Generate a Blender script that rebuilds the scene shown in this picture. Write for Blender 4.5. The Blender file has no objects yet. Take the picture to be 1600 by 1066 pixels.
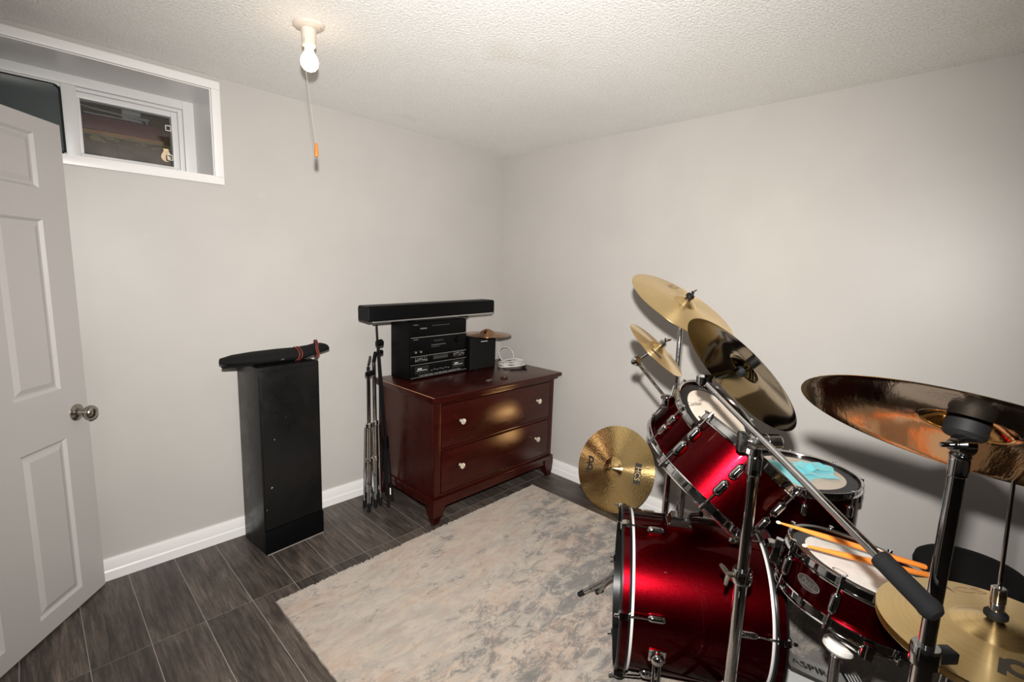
import bpy, bmesh, math, random
from mathutils import Matrix, Vector, Euler
random.seed(7)
SC = bpy.context.scene
COL = SC.collection
PI = math.pi

# ------------------------------------------------------------------ camera
CAM_POS = Vector((-2.4981, -2.5502, 1.3891))
YAW, PITCH, ROLL, FPX = .8025, -.1467, .0338, 739.789
def cam_axes():
    cy, sy, cp, sp = math.cos(YAW), math.sin(YAW), math.cos(PITCH), math.sin(PITCH)
    f = Vector((sy*cp, cy*cp, sp)); r = Vector((cy, -sy, 0)); u = r.cross(f)
    cr, sr = math.cos(ROLL), math.sin(ROLL)
    return r*cr+u*sr, -r*sr+u*cr, f
CR, CU, CF = cam_axes()
cam = bpy.data.cameras.new('camera'); cam.sensor_width = 36; cam.lens = FPX/1600*36; cam.clip_start = .02
cam_ob = bpy.data.objects.new('camera', cam); COL.objects.link(cam_ob)
m = Matrix((CR, CU, -CF)).transposed().to_4x4(); m.translation = CAM_POS
cam_ob.matrix_world = m
SC.camera = cam_ob

# ------------------------------------------------------------------ light
W = bpy.data.worlds.new('world'); SC.world = W; W.use_nodes = True
W.node_tree.nodes['Background'].inputs[0].default_value = (.75, .82, .9, 1)
W.node_tree.nodes['Background'].inputs[1].default_value = .35
# the photographer's flash, a hand's breadth above the lens
FL = bpy.data.lights.new('flash', 'SPOT'); FL.energy = 428; FL.shadow_soft_size = .022
FL.spot_size = math.radians(129); FL.spot_blend = 1.0; FL.color = (1, .972, .935)
fl = bpy.data.objects.new('flash', FL); COL.objects.link(fl)
FPOS = CAM_POS + CU*.16
fl.location = FPOS
tgt = FPOS+CF*3-CR*.05-CU*.28
fl.rotation_euler = (tgt-FPOS).to_track_quat('-Z', 'Y').to_euler()
SC.view_settings.view_transform = 'Standard'; SC.view_settings.look = 'None'
SC.view_settings.exposure = 0.0; SC.view_settings.gamma = 1.0
SC.view_settings.use_curve_mapping = False

# ------------------------------------------------------------------ materials
def mat(name, col, rough=.5, metal=0, **kw):
    M = bpy.data.materials.new(name); M.use_nodes = True
    b = M.node_tree.nodes['Principled BSDF']
    b.inputs['Base Color'].default_value = (*col, 1); b.inputs['Roughness'].default_value = rough
    b.inputs['Metallic'].default_value = metal
    for k, v in kw.items():
        b.inputs[k.replace('_', ' ')].default_value = v
    return M
class NT:
    def __init__(s, M): s.t = M.node_tree; s.b = s.t.nodes['Principled BSDF']
    def n(s, typ, **kw):
        o = s.t.nodes.new(typ)
        for k, v in kw.items():
            if k in o.inputs: o.inputs[k].default_value = v
            else: setattr(o, k, v)
        return o
    def l(s, a, b): s.t.links.new(a, b)
    def coord(s, out='Object', scale=(1, 1, 1), rot=(0, 0, 0)):
        tc = s.n('ShaderNodeTexCoord'); mp = s.n('ShaderNodeMapping')
        mp.inputs['Scale'].default_value = scale; mp.inputs['Rotation'].default_value = rot
        s.l(tc.outputs[out], mp.inputs[0]); return mp.outputs[0]
    def noise(s, vec, scale, detail=4, rough=.6, dist=0):
        o = s.n('ShaderNodeTexNoise'); o.inputs['Scale'].default_value = scale
        o.inputs['Detail'].default_value = detail; o.inputs['Roughness'].default_value = rough
        o.inputs['Distortion'].default_value = dist
        s.l(vec, o.inputs['Vector']); return o.outputs['Fac']
    def ramp(s, fac, stops, interp='LINEAR'):
        o = s.n('ShaderNodeValToRGB'); e = o.color_ramp; e.interpolation = interp
        while len(e.elements) < len(stops): e.elements.new(.5)
        for el, (p, c) in zip(e.elements, stops):
            el.position = p; el.color = (*c, 1) if len(c) == 3 else c
        s.l(fac, o.inputs[0]); return o.outputs[0]
    def mix(s, fac, a, b, mode='MIX'):
        o = s.n('ShaderNodeMix'); o.data_type = 'RGBA'; o.blend_type = mode
        for v, i in ((fac, 0), (a, 6), (b, 7)):
            if hasattr(v, 'links'): s.l(v, o.inputs[i])
            else: o.inputs[i].default_value = v if i == 0 else (*v, 1)
        return o.outputs[2]
    def bump(s, h, strength=.3, dist=.01):
        o = s.n('ShaderNodeBump'); o.inputs['Strength'].default_value = strength; o.inputs['Distance'].default_value = dist
        s.l(h, o.inputs['Height']); s.l(o.outputs[0], s.b.inputs['Normal']); return o
    def base(s, c): s.l(c, s.b.inputs['Base Color'])
    def rough(s, c): s.l(c, s.b.inputs['Roughness'])
G = lambda v: (v, v, v)

MT = {}
def wall_mat():
    M = mat('wall_paint', (.55, .525, .495), .42, Specular_IOR_Level=.35); t = NT(M)
    v = t.coord('Object')
    n = t.noise(v, 2.2, 3)
    c = t.ramp(n, [(.3, (.405, .385, .362)), (.7, (.435, .414, .389))])
    sc = t.noise(v, 5.0, 6, .7); k = t.ramp(sc, [(.66, G(0)), (.74, G(.35))])
    c = t.mix(k, c, (.49, .465, .435)); t.base(c)
    t.bump(t.noise(v, 160, 3), .06, .003)
    return M
MT['wall'] = wall_mat()
def ceil_mat():
    M = mat('stipple_ceiling', (.8, .78, .74), .85); t = NT(M); v = t.coord('Object')
    st = t.noise(v, 1.6, 3); c = t.ramp(st, [(.35, (.93, .91, .875)), (.62, (.96, .945, .92)), (.78, (.88, .83, .75))])
    f = t.noise(v, 150, 3, .65); sp = t.ramp(f, [(.36, G(.84)), (.52, G(1))])
    c = t.mix(1.0, c, sp, 'MULTIPLY'); t.base(c)
    n1 = t.noise(v, 95, 4, .7)
    t.bump(n1, .8, .012)
    return M
MT['ceiling'] = ceil_mat()
MT['trim'] = mat('white_trim_paint', (.70, .685, .67), .35)
MT['door'] = mat('door_paint', (.48, .458, .443), .33)
MT['frame'] = mat('window_frame_white', (.62, .615, .60), .4)
def plank_mat():
    M = mat('dark_wood_plank', (.05, .04, .035), .42, Specular_IOR_Level=.4); t = NT(M)
    tc = t.n('ShaderNodeTexCoord'); oi = t.n('ShaderNodeObjectInfo')
    cb = t.n('ShaderNodeCombineXYZ'); mu = t.n('ShaderNodeMath', operation='MULTIPLY'); mu.inputs[1].default_value = 37.0
    t.l(oi.outputs['Random'], mu.inputs[0]); t.l(mu.outputs[0], cb.inputs[0]); t.l(mu.outputs[0], cb.inputs[1])
    ad = t.n('ShaderNodeVectorMath', operation='ADD'); t.l(tc.outputs['Object'], ad.inputs[0]); t.l(cb.outputs[0], ad.inputs[1])
    mp = t.n('ShaderNodeMapping'); mp.inputs['Scale'].default_value = (1, .07, 1); t.l(ad.outputs[0], mp.inputs[0])
    g = t.noise(mp.outputs[0], 60, 10, .82, .5)
    mp2 = t.n('ShaderNodeMapping'); mp2.inputs['Scale'].default_value = (1, .3, 1); t.l(ad.outputs[0], mp2.inputs[0])
    g2 = t.noise(mp2.outputs[0], 7, 4, .6, .8)
    c = t.ramp(g, [(.30, (.016, .0115, .0095)), (.45, (.046, .036, .030)), (.58, (.095, .076, .063)), (.74, (.23, .185, .152))])
    c2 = t.ramp(g2, [(.3, G(.55)), (.7, G(1.35))]); c = t.mix(1, c, c2, 'MULTIPLY')
    r = t.ramp(oi.outputs['Random'], [(0, G(.8)), (1, G(1.2))]); c = t.mix(1, c, r, 'MULTIPLY')
    t.base(c); t.rough(t.ramp(g, [(.3, G(.36)), (.8, G(.55))])); t.bump(g, .12, .003)
    return M
MT['plank'] = plank_mat()
MT['seam'] = mat('plank_seam', (.25, .225, .20), .6)
def rug_mat():
    M = mat('distressed_rug', (.5, .43, .37), .95, Sheen_Weight=.25); t = NT(M)
    v = t.coord('Object', (.55, 1.35, 1), (0, 0, .12))
    a = t.noise(v, 5.0, 8, .72, .8); b = t.noise(v, 16, 9, .8, .6)
    v2 = t.coord('Object', (.75, 1.35, 1), (0, 0, .1)); d = t.noise(v2, 14, 10, .85, .5); e = t.noise(v2, 2.6, 4, .65)
    c = t.ramp(a, [(.33, (.34, .28, .225)), (.44, (.29, .255, .215)), (.52, (.33, .265, .21)), (.58, (.35, .245, .178)), (.66, (.32, .235, .178)), (.75, (.31, .27, .225))])
    c = t.mix(t.ramp(b, [(.46, G(0)), (.58, G(.8))]), c, (.395, .33, .265))
    c = t.mix(t.ramp(b, [(.36, G(.6)), (.47, G(0))]), c, (.25, .215, .18))
    mk = t.n('ShaderNodeSeparateXYZ'); tc = t.n('ShaderNodeTexCoord'); t.l(tc.outputs['Object'], mk.inputs[0])
    gs = t.n('ShaderNodeMath', operation='MULTIPLY_ADD'); gs.inputs[1].default_value = .55; t.l(mk.outputs[0], gs.inputs[0]); ng = t.n('ShaderNodeMath', operation='MULTIPLY'); ng.inputs[1].default_value = -1; t.l(mk.outputs[1], ng.inputs[0]); t.l(ng.outputs[0], gs.inputs[2])
    gy = t.n('ShaderNodeMapRange'); gy.inputs['From Min'].default_value = .6; gy.inputs['From Max'].default_value = 1.75
    t.l(gs.outputs[0], gy.inputs[0])
    su = t.n('ShaderNodeMath', operation='MULTIPLY_ADD'); su.inputs[1].default_value = .16; t.l(gy.outputs[0], su.inputs[0]); t.l(d, su.inputs[2])
    su2 = t.n('ShaderNodeMath', operation='MULTIPLY_ADD'); su2.inputs[1].default_value = .45; t.l(e, su2.inputs[0]); t.l(su.outputs[0], su2.inputs[2])
    k = t.ramp(su2.outputs[0], [(.795, G(0)), (.885, G(.78)), (1, G(.92))])
    c = t.mix(k, c, (.075, .070, .066))
    o = t.noise(v2, 4.3, 7, .75); k2 = t.ramp(o, [(.58, G(0)), (.70, G(.55))]); c = t.mix(k2, c, (.26, .155, .10))
    t.base(c)
    p = t.noise(t.coord('Object'), 420, 3, .7)
    ad = t.n('ShaderNodeMath', operation='MULTIPLY_ADD'); ad.inputs[1].default_value = .8; t.l(b, ad.inputs[0]); t.l(p, ad.inputs[2])
    t.bump(ad.outputs[0], .55, .006)
    return M
MT['rug'] = rug_mat()
def cherry_mat():
    M = mat('cherry_wood', (.08, .012, .010), .3, Coat_Weight=.25, Coat_Roughness=.25, Specular_IOR_Level=.3, Coat_Tint=(1, .72, .5, 1), Specular_Tint=(1, .6, .4, 1)); t = NT(M)
    v = t.coord('Object', (.5, 3, 3))
    g = t.noise(v, 9, 6, .6, .4)
    c = t.ramp(g, [(.3, (.015, .0014, .0013)), (.6, (.028, .0028, .0023)), (.85, (.044, .0055, .0038))])
    s = t.noise(t.coord('Object'), 55, 2, .5); k = t.ramp(s, [(.74, G(0)), (.78, G(.5))])
    c = t.mix(k, c, (.2, .08, .05)); t.base(c); t.bump(g, .05, .002)
    t.rough(t.ramp(g, [(.3, G(.26)), (.8, G(.36))]))
    return M
MT['cherry'] = cherry_mat()
MT['worn_edge'] = mat('worn_wood_edge', (.42, .22, .12), .4)
MT['chrome'] = mat('chrome', (.60, .60, .60), .06, 1)
def chrome_worn():
    M = mat('worn_chrome', (.52, .515, .51), .16, 1); t = NT(M)
    n = t.noise(t.coord('Object'), 40, 5, .7); t.rough(t.ramp(n, [(.35, G(.10)), (.75, G(.34))]))
    return M
MT['chrome_worn'] = chrome_worn()
MT['alu'] = mat('brushed_aluminium', (.62, .62, .61), .32, 1)
MT['hoop_strip'] = mat('pale_hoop_strip', (.62, .61, .59), .35, .25)
MT['black_metal'] = mat('black_metal', (.0045, .0045, .0048), .3, Specular_IOR_Level=.22)
MT['rubber'] = mat('black_rubber', (.0045, .0045, .0048), .62, Specular_IOR_Level=.22)
MT['foam'] = mat('black_foam_grip', (.0045, .0045, .005), .85, Specular_IOR_Level=.2)
NT(MT['foam']).bump(NT(MT['foam']).noise(NT(MT['foam']).coord('Object'), 300, 3), .4, .003)
MT['black_plastic'] = mat('black_plastic', (.0022, .0022, .0024), .42, Specular_IOR_Level=.10)
MT['black_cloth'] = mat('black_cloth', (.0055, .005, .005), .9, Specular_IOR_Level=.2)
MT['black_lacquer'] = None
def black_scuffed():
    M = mat('black_scuffed_board', (.006, .006, .0065), .33, Specular_IOR_Level=.3); t = NT(M)
    v = t.coord('Object'); n = t.noise(v, 6, 6, .75, .4)
    k = t.ramp(n, [(.62, G(0)), (.78, G(.4))]); s = t.noise(v, 38, 2, .4); k2 = t.ramp(s, [(.765, G(0)), (.785, G(.7))])
    c = t.mix(k, (.0048, .0048, .005), (.016, .016, .017)); c = t.mix(k2, c, (.3, .3, .3)); t.base(c)
    t.rough(t.ramp(n, [(.4, G(.26)), (.75, G(.5))]))
    return M
MT['black_board'] = black_scuffed()
def shell_mat():
    M = mat('wine_red_sparkle_lacquer', (.36, .012, .028), .29, 1, Specular_Tint=(.22, .01, .02, 1), Coat_Weight=.22, Coat_Roughness=.035); t = NT(M)
    v = t.coord('Object'); n = t.n('ShaderNodeTexVoronoi'); n.inputs['Scale'].default_value = 900; t.l(v, n.inputs['Vector'])
    c = t.ramp(n.outputs['Color'], [(.2, (.045, .0002, .0012)), (.8, (.12, .0012, .0038))]); t.base(c)
    mp = t.noise(v, 500, 2); t.bump(mp, .10, .001)
    s = t.noise(v, 70, 2, .4)
    return M
MT['shell'] = shell_mat()
def cymbal_mat(name, c1, c2, rough, rings=True, an=.93, groove=.3):
    M = mat(name, c1, rough, 1, Anisotropic=an, Anisotropic_Rotation=.25); t = NT(M)
    tg = t.n('ShaderNodeTangent'); tg.direction_type = 'RADIAL'; tg.axis = 'Z'; t.l(tg.outputs[0], t.b.inputs['Tangent'])
    v = t.coord('Object'); sp = t.n('ShaderNodeSeparateXYZ'); t.l(v, sp.inputs[0])
    ln = t.n('ShaderNodeVectorMath', operation='LENGTH'); cb = t.n('ShaderNodeCombineXYZ')
    t.l(sp.outputs[0], cb.inputs[0]); t.l(sp.outputs[1], cb.inputs[1]); t.l(cb.outputs[0], ln.inputs[0])
    rv = t.n('ShaderNodeCombineXYZ'); t.l(ln.outputs['Value'], rv.inputs[0])
    n = t.noise(v, 6, 4); rn = t.noise(rv.outputs[0], 260, 2, .6)
    c = t.ramp(n, [(.3, c1), (.7, c2)])
    if rings:
        c = t.mix(t.ramp(rn, [(.35, G(groove)), (.55, G(0))]), c, tuple(x*.45 for x in c1))
        t.bump(rn, .12, .0015)
    t.base(c)
    return M
MT['brass'] = cymbal_mat('lathed_brass', (.86, .62, .28), (.93, .70, .35), .25)
MT['brass_hammered'] = cymbal_mat('hammered_brass', (.78, .55, .23), (.88, .65, .30), .20)
t = NT(MT['brass_hammered']); vv = t.n('ShaderNodeTexVoronoi'); vv.inputs['Scale'].default_value = 75
t.l(t.coord('Object'), vv.inputs['Vector']); t.bump(t.ramp(vv.outputs['Distance'], [(.0, G(0)), (.5, G(1))]), .10, .003)
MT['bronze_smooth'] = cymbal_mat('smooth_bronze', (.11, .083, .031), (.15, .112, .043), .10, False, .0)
MT['bronze_orange'] = cymbal_mat('polished_orange_bronze', (.50, .29, .11), (.56, .33, .13), .09, False, .0)
t = NT(MT['bronze_orange']); n_ = t.noise(t.coord('Object', (1, 7, 1)), 9, 4, .6); t.bump(n_, .10, .006)
MT['brown_cymbal'] = cymbal_mat('tarnished_brown_brass', (.42, .22, .10), (.5, .28, .13), .26)
MT['print'] = mat('black_print', (.02, .016, .012), .6)
MT['print_gold'] = mat('gold_letter', (.75, .55, .27), .4, .6)
MT['print_grey'] = mat('grey_print', (.28, .19, .10), .5)
MT['head_coat'] = None
def head_mat(name, a, b):
    M = mat(name, a, .55); t = NT(M); n = t.noise(t.coord('Object'), 14, 6, .7)
    t.base(t.ramp(n, [(.35, a), (.7, b)])); return M
MT['head_beige'] = head_mat('worn_beige_drum_head', (.60, .52, .44), (.52, .43, .35))
MT['head_white'] = head_mat('worn_white_drum_head', (.74, .72, .68), (.58, .55, .50))
MT['head_black'] = mat('black_drum_head', (.0045, .0045, .0048), .3, Specular_IOR_Level=.22)
MT['head_clear'] = mat('clear_drum_head', (.20, .17, .15), .18)
MT['stick'] = mat('orange_hickory', (.80, .24, .035), .5)
MT['stick_tip'] = mat('nylon_tip', (.80, .66, .45), .4)
MT['teal'] = mat('teal_microfibre', (.13, .55, .60), .9, Sheen_Weight=.3)
NT(MT['teal']).bump(NT(MT['teal']).noise(NT(MT['teal']).coord('Object'), 500, 3), .3, .002)
MT['knob_brass'] = mat('satin_nickel', (.52, .46, .38), .22, 1)
MT['knob_ivory'] = mat('ivory_metal_knob', (.80, .74, .62), .22, .6)
MT['nickel_dark'] = mat('dark_satin_nickel', (.34, .31, .27), .24, 1)
MT['porcelain'] = mat('porcelain', (.58, .50, .43), .25)
MT['pull'] = mat('orange_pull', (.62, .14, .015), .4)
MT['cord'] = mat('grey_cord', (.30, .28, .22), .7)
MT['white_cable'] = mat('clear_white_tubing', (.62, .61, .57), .22, Transmission_Weight=.25)
MT['red_strap'] = mat('red_strap', (.20, .03, .018), .8)
MT['label_silver'] = mat('silver_print', (.55, .55, .54), .4)
MT['dim_print'] = mat('dim_grey_print', (.10, .10, .095), .5)
MT['slider_grey'] = mat('slider_grey', (.17, .15, .135), .5)
MT['display'] = mat('dark_display', (.012, .014, .012), .12)
MT['glass_dark'] = mat('dusty_tinted_glass', (.05, .062, .062), .18)
MT['glass_pane'] = mat('window_glass', (1, 1, 1), .0, Transmission_Weight=1.0, IOR=1.45)
MT['concrete'] = mat('dirty_concrete', (.115, .095, .07), .95)
NTc = NT(MT['concrete']); NTc.base(NTc.ramp(NTc.noise(NTc.coord('Object'), 9, 6, .7), [(.3, (.085, .055, .028)), (.7, (.22, .155, .085))]))
MT['brown_paint'] = mat('brown_steel', (.15, .035, .024), .45)
MT['tan_wood'] = mat('weathered_board', (.50, .27, .13), .8)
MT['moss'] = mat('mossy_ledge', (.30, .27, .12), .95)
MT['white_paper'] = mat('white_card', (.75, .72, .66), .7)
bulb = mat('lit_bulb', (1, .9, .75), .3); b_ = bulb.node_tree.nodes['Principled BSDF']
b_.inputs['Emission Color'].default_value = (1, .74, .46, 1); b_.inputs['Emission Strength'].default_value = 10
MT['bulb'] = bulb

# ------------------------------------------------------------------ mesh helpers
def frame(o, z, xhint=(1, 0, 0)):
    z = Vector(z).normalized(); x = Vector(xhint); x = (x-z*x.dot(z)).normalized(); y = z.cross(x)
    M = Matrix((x, y, z)).transposed().to_4x4(); M.translation = Vector(o); return M
def TR(x, y=None, z=None):
    return Matrix.Translation(Vector(x) if y is None else Vector((x, y, z)))
def RZ(a): return Matrix.Rotation(a, 4, 'Z')
WM = {}
class MB:
    def __init__(s): s.v = []; s.f = []
    def add(s, vs, fs, M=None):
        o = len(s.v); s.v += [(M @ Vector(v)) if M is not None else Vector(v) for v in vs]
        s.f += [[i+o for i in f] for f in fs]; return s
    def box(s, lo, hi, M=None, bev=0):
        lo = Vector(lo); hi = Vector(hi)
        if bev <= 0:
            vs = [(x, y, z) for x in (lo.x, hi.x) for y in (lo.y, hi.y) for z in (lo.z, hi.z)]
            fs = [(0, 1, 3, 2), (4, 6, 7, 5), (0, 4, 5, 1), (2, 3, 7, 6), (0, 2, 6, 4), (1, 5, 7, 3)]
            return s.add(vs, fs, M)
        bm = bmesh.new(); bmesh.ops.create_cube(bm, size=1)
        for v in bm.verts: v.co = Vector([lo[i]+(v.co[i]+.5)*(hi[i]-lo[i]) for i in range(3)])
        bmesh.ops.bevel(bm, geom=bm.edges[:], offset=bev, segments=2, affect='EDGES', profile=.6)
        bm.verts.index_update()
        s.add([v.co.copy() for v in bm.verts], [[v.index for v in f.verts] for f in bm.faces], M); bm.free(); return s
    def lathe(s, prof, seg=32, M=None, closed=False, a0=0, a1=2*PI):
        full = abs(a1-a0-2*PI) < 1e-6; n = seg if full else seg+1; vs = []; idx = []
        for r, z in prof:
            if r < 1e-7: idx.append([len(vs)]*n); vs.append((0, 0, z))
            else:
                row = []
                for k in range(n):
                    a = a0+(a1-a0)*k/seg; row.append(len(vs)); vs.append((r*math.cos(a), r*math.sin(a), z))
                idx.append(row)
        fs = []; P = len(prof); rng = range(P if closed else P-1)
        for i in rng:
            A = idx[i]; B = idx[(i+1) % P]
            for k in range(seg):
                k2 = (k+1) % n if full else k+1
                q = []
                for w in (A[k], A[k2], B[k2], B[k]):
                    if w not in q: q.append(w)
                if len(q) > 2: fs.append(q)
        return s.add(vs, fs, M)
    def cyl(s, a, b, r, r2=None, seg=14, cap=True):
        a = Vector(a); b = Vector(b); L = (b-a).length
        M = frame(a, b-a, (1, 0, 0) if abs((b-a).normalized().x) < .9 else (0, 1, 0)); r2 = r if r2 is None else r2
        p = [(r, 0), (r2, L)]
        if cap: p = [(0, 0)]+p+[(0, L)]
        return s.lathe(p, seg, M)
    def rod(s, a, b, r, seg=14, e=.15):        # cylinder with softened ends
        a = Vector(a); b = Vector(b); L = (b-a).length; c = min(r*.35, L*e)
        M = frame(a, b-a, (1, 0, 0) if abs((b-a).normalized().x) < .9 else (0, 1, 0))
        return s.lathe([(0, 0), (r-c, 0), (r, c), (r, L-c), (r-c, L), (0, L)], seg, M)
    def ball(s, c, r, seg=16, sc=(1, 1, 1), M=None):
        n = seg//2; pr = [(r*math.sin(PI*i/n), -r*math.cos(PI*i/n)) for i in range(n+1)]
        Q = TR(c) @ Matrix.Diagonal((*sc, 1)); Q = (M @ Q) if M is not None else Q
        return s.lathe(pr, seg, Q)
    def tube(s, pts, r, seg=8, cap=True):
        pts = [Vector(p) for p in pts]; n = len(pts); vs = []; fs = []; px = None
        for i, p in enumerate(pts):
            d = (pts[min(i+1, n-1)]-pts[max(i-1, 0)]).normalized()
            if px is None: px = d.orthogonal().normalized()
            px = (px-d*px.dot(d)).normalized(); py = d.cross(px); rr = r[i] if isinstance(r, (list, tuple)) else r
            for k in range(seg):
                a = 2*PI*k/seg; vs.append(p+px*rr*math.cos(a)+py*rr*math.sin(a))
        for i in range(n-1):
            for k in range(seg):
                fs.append((i*seg+k, i*seg+(k+1) % seg, (i+1)*seg+(k+1) % seg, (i+1)*seg+k))
        if cap: fs += [tuple(range(seg-1, -1, -1)), tuple((n-1)*seg+k for k in range(seg))]
        return s.add(vs, fs)
    def loft(s, rows, M=None, cap=True):        # rows: lists of equal length of points
        n = len(rows[0]); vs = [p for r in rows for p in r]; fs = []
        for i in range(len(rows)-1):
            for k in range(n):
                fs.append((i*n+k, i*n+(k+1) % n, (i+1)*n+(k+1) % n, (i+1)*n+k))
        if cap: fs += [tuple(range(n-1, -1, -1)), tuple((len(rows)-1)*n+k for k in range(n))]
        return s.add(vs, fs, M)
    def prism(s, poly, z0, z1, M=None):
        return s.loft([[(x, y, z0) for x, y in poly], [(x, y, z1) for x, y in poly]], M)
    def mesh(s, name, mtl, smooth=38):
        me = bpy.data.meshes.new(name); me.from_pydata([tuple(v) for v in s.v], [], s.f)
        bm = bmesh.new(); bm.from_mesh(me); bmesh.ops.recalc_face_normals(bm, faces=bm.faces); bm.to_mesh(me); bm.free()
        me.materials.append(mtl if not isinstance(mtl, str) else MT[mtl])
        if smooth:
            me.shade_smooth(); me.set_sharp_from_angle(angle=math.radians(smooth))
        return me
    def build(s, name, mtl, parent=None, world=False, smooth=38):
        if world and parent is not None:
            I = WM[parent.name].inverted(); s.v = [I @ v for v in s.v]
        return inst(name, s.mesh(name, mtl, smooth), parent)
def inst(name, me, parent=None, M=None):
    o = bpy.data.objects.new(name, me); COL.objects.link(o)
    if parent is not None:
        o.parent = parent
    o.matrix_local = M if M is not None else Matrix()
    WM[o.name] = (WM[parent.name] if parent is not None else Matrix()) @ (M if M is not None else Matrix())
    return o
def tag(o, label=None, cat=None, group=None, kind=None):
    if label: o['label'] = label
    if cat: o['category'] = cat
    if group: o['group'] = group
    if kind: o['kind'] = kind
    return o
def thing(name, label, cat, M=None, group=None):
    o = bpy.data.objects.new(name, None); COL.objects.link(o); o.empty_display_size = .05
    M = M if M is not None else Matrix(); o.matrix_world = M; WM[o.name] = M.copy()
    return tag(o, label, cat, group)
def mthing(mb, name, mtl, label, cat, M=None, group=None, smooth=38):     # a thing that is one mesh
    o = inst(name, mb.mesh(name, mtl, smooth), None, M); return tag(o, label, cat, group)
def struct(mb, name, mtl, smooth=38, M=None):
    return tag(inst(name, mb.mesh(name, mtl, smooth), None, M), kind='structure')
def text_mb(txt, size, depth=.0006, align='CENTER', sx=1.0, shear=0):
    cu = bpy.data.curves.new('lettering', 'FONT'); cu.body = txt; cu.size = size; cu.extrude = depth/2
    cu.align_x = align; cu.align_y = 'CENTER'; cu.shear = shear; cu.resolution_u = 3
    ob = bpy.data.objects.new('lettering', cu); COL.objects.link(ob)
    bpy.context.view_layer.update()
    dg = bpy.context.evaluated_depsgraph_get(); me = bpy.data.meshes.new_from_object(ob.evaluated_get(dg))
    mb = MB(); mb.add([Vector((v.co.x*sx, v.co.y, v.co.z)) for v in me.vertices], [list(p.vertices) for p in me.polygons])
    bpy.data.objects.remove(ob); bpy.data.meshes.remove(me); bpy.data.curves.remove(cu)
    return mb
def xf(mb, M): mb.v = [M @ Vector(v) for v in mb.v]; return mb

# ------------------------------------------------------------------ room shell
H = 2.20; XL = -2.86; YF = -3.1; TH = .12; XO = -6.2; YO = -6.5; YL = -1.75
fl_o = struct(MB().box((XL, YF, -.06), (0, 0, -.0014)), 'floor', 'seam', 0)
# planks, each a part of the floor
PW = .1687; JY = [-.565, -1.785, -3.005]
pl_cache = {}
k = 0
x1 = -.08
cols = []
xe = -2.107+PW*13
edges = [xe-PW*i for i in range(0, 24)]
for i in range(len(edges)-1):
    a, b = edges[i+1], edges[i]
    a = max(a, XL); b = min(b, 0)
    if b-a < .02: continue
    ys = [0]+JY+[YF]
    for j in range(len(ys)-1):
        w = round(b-a, 4); L = round(ys[j]-ys[j+1], 4)
        if (w, L) not in pl_cache:
            pl_cache[(w, L)] = MB().box((-w/2+.0014, -L/2+.0016, -.0016), (w/2-.0014, L/2-.0016, 0), bev=.0004).mesh('plank', 'plank', 0)
        inst('plank', pl_cache[(w, L)], fl_o, TR((a+b)/2, (ys[j]+ys[j+1])/2, 0))
struct(MB().box((XO, YO, -.06), (XL, 0, 0)).box((XL, YO, -.06), (0, YF, 0)), 'floor_unseen', 'plank', 0)  # unseen open-plan space, enlarged so bounced light fades behind the camera
struct(MB().box((XO-TH, YO-TH, H), (TH, TH+.4, H+.1)), 'ceiling', 'ceiling', 0)
# back wall with the basement window recess
WX0, WX1, WZ0, WZ1, WD = -3.02, -1.846, 1.770, 2.146, .30
wb = MB()
wb.box((XO-TH, 0, -.06), (0, .3, WZ0)); wb.box((WX1, 0, WZ0), (0, .3, H)); wb.box((XO-TH, 0, WZ1), (WX1, .3, H)); wb.box((XO-TH, 0, WZ0), (XL-.02, .3, WZ1))
struct(wb, 'wall_back', 'wall', 0)
struct(MB().box((0, YO-TH, -.06), (TH, TH+.3, H)), 'wall_right', 'wall', 0)
struct(MB().box((XO-TH, YO-TH, -.06), (0, YO, H)), 'wall_front', 'wall', 0)  # unseen, set far back to keep reflections in the chrome dark
struct(MB().box((XO-TH, YO, -.06), (XO, 0, H)), 'wall_far_left', 'wall', 0)  # unseen end of the added open space, far off so it stays dim
DY0, DY1, DH = -.66, -1.44, 1.93
wl = MB().box((XL-TH, DY0, 0), (XL, 0, H)).box((XL-TH, YL, 0), (XL, DY1, H)).box((XL-TH, DY1, DH), (XL, DY0, H))
struct(wl, 'wall_left', 'wall', 0)  # stops short so light escapes into the added open space
# baseboards: flat board with a thicker lower shoe
def baseboard(name, M, L):
    prof = [(0, 0), (.016, 0), (.016, .040), (.0125, .047), (.0125, .088), (.009, .096), (0, .098)]
    mb = MB().loft([[(0, y, z) for y, z in prof], [(L, y, z) for y, z in prof]], M)
    return struct(mb, name, 'trim', 25)
baseboard('baseboard_back', Matrix(((1, 0, 0, XL), (0, -1, 0, 0), (0, 0, 1, 0), (0, 0, 0, 1))), -XL)
baseboard('baseboard_right', Matrix(((0, -1, 0, 0), (1, 0, 0, YO), (0, 0, 1, 0), (0, 0, 0, 1))), -YO)
baseboard('baseboard_left', Matrix(((0, 1, 0, XL), (1, 0, 0, DY0), (0, 0, 1, 0), (0, 0, 0, 1))), -DY0)
# door casing
tc = MB().box((XL, DY1-.06, 0), (XL+.015, DY1, DH+.06)).box((XL, DY0, 0), (XL+.015, DY0+.06, DH+.06)).box((XL, DY1, DH), (XL+.015, DY0, DH+.06))
struct(tc, 'trim_2', 'trim', 0)
# window casing
tw = MB()
tx0 = WX0-.035
for lo, hi in (((XL, WZ0-.034), (WX1+.035, WZ0)), ((XL, WZ1), (WX1+.035, WZ1+.034)), ((WX1, WZ0), (WX1+.035, WZ1))):
    tw.box((lo[0], -.012, lo[1]), (hi[0], 0, hi[1]), bev=.002)
struct(tw, 'trim_1', 'trim', 30)
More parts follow.
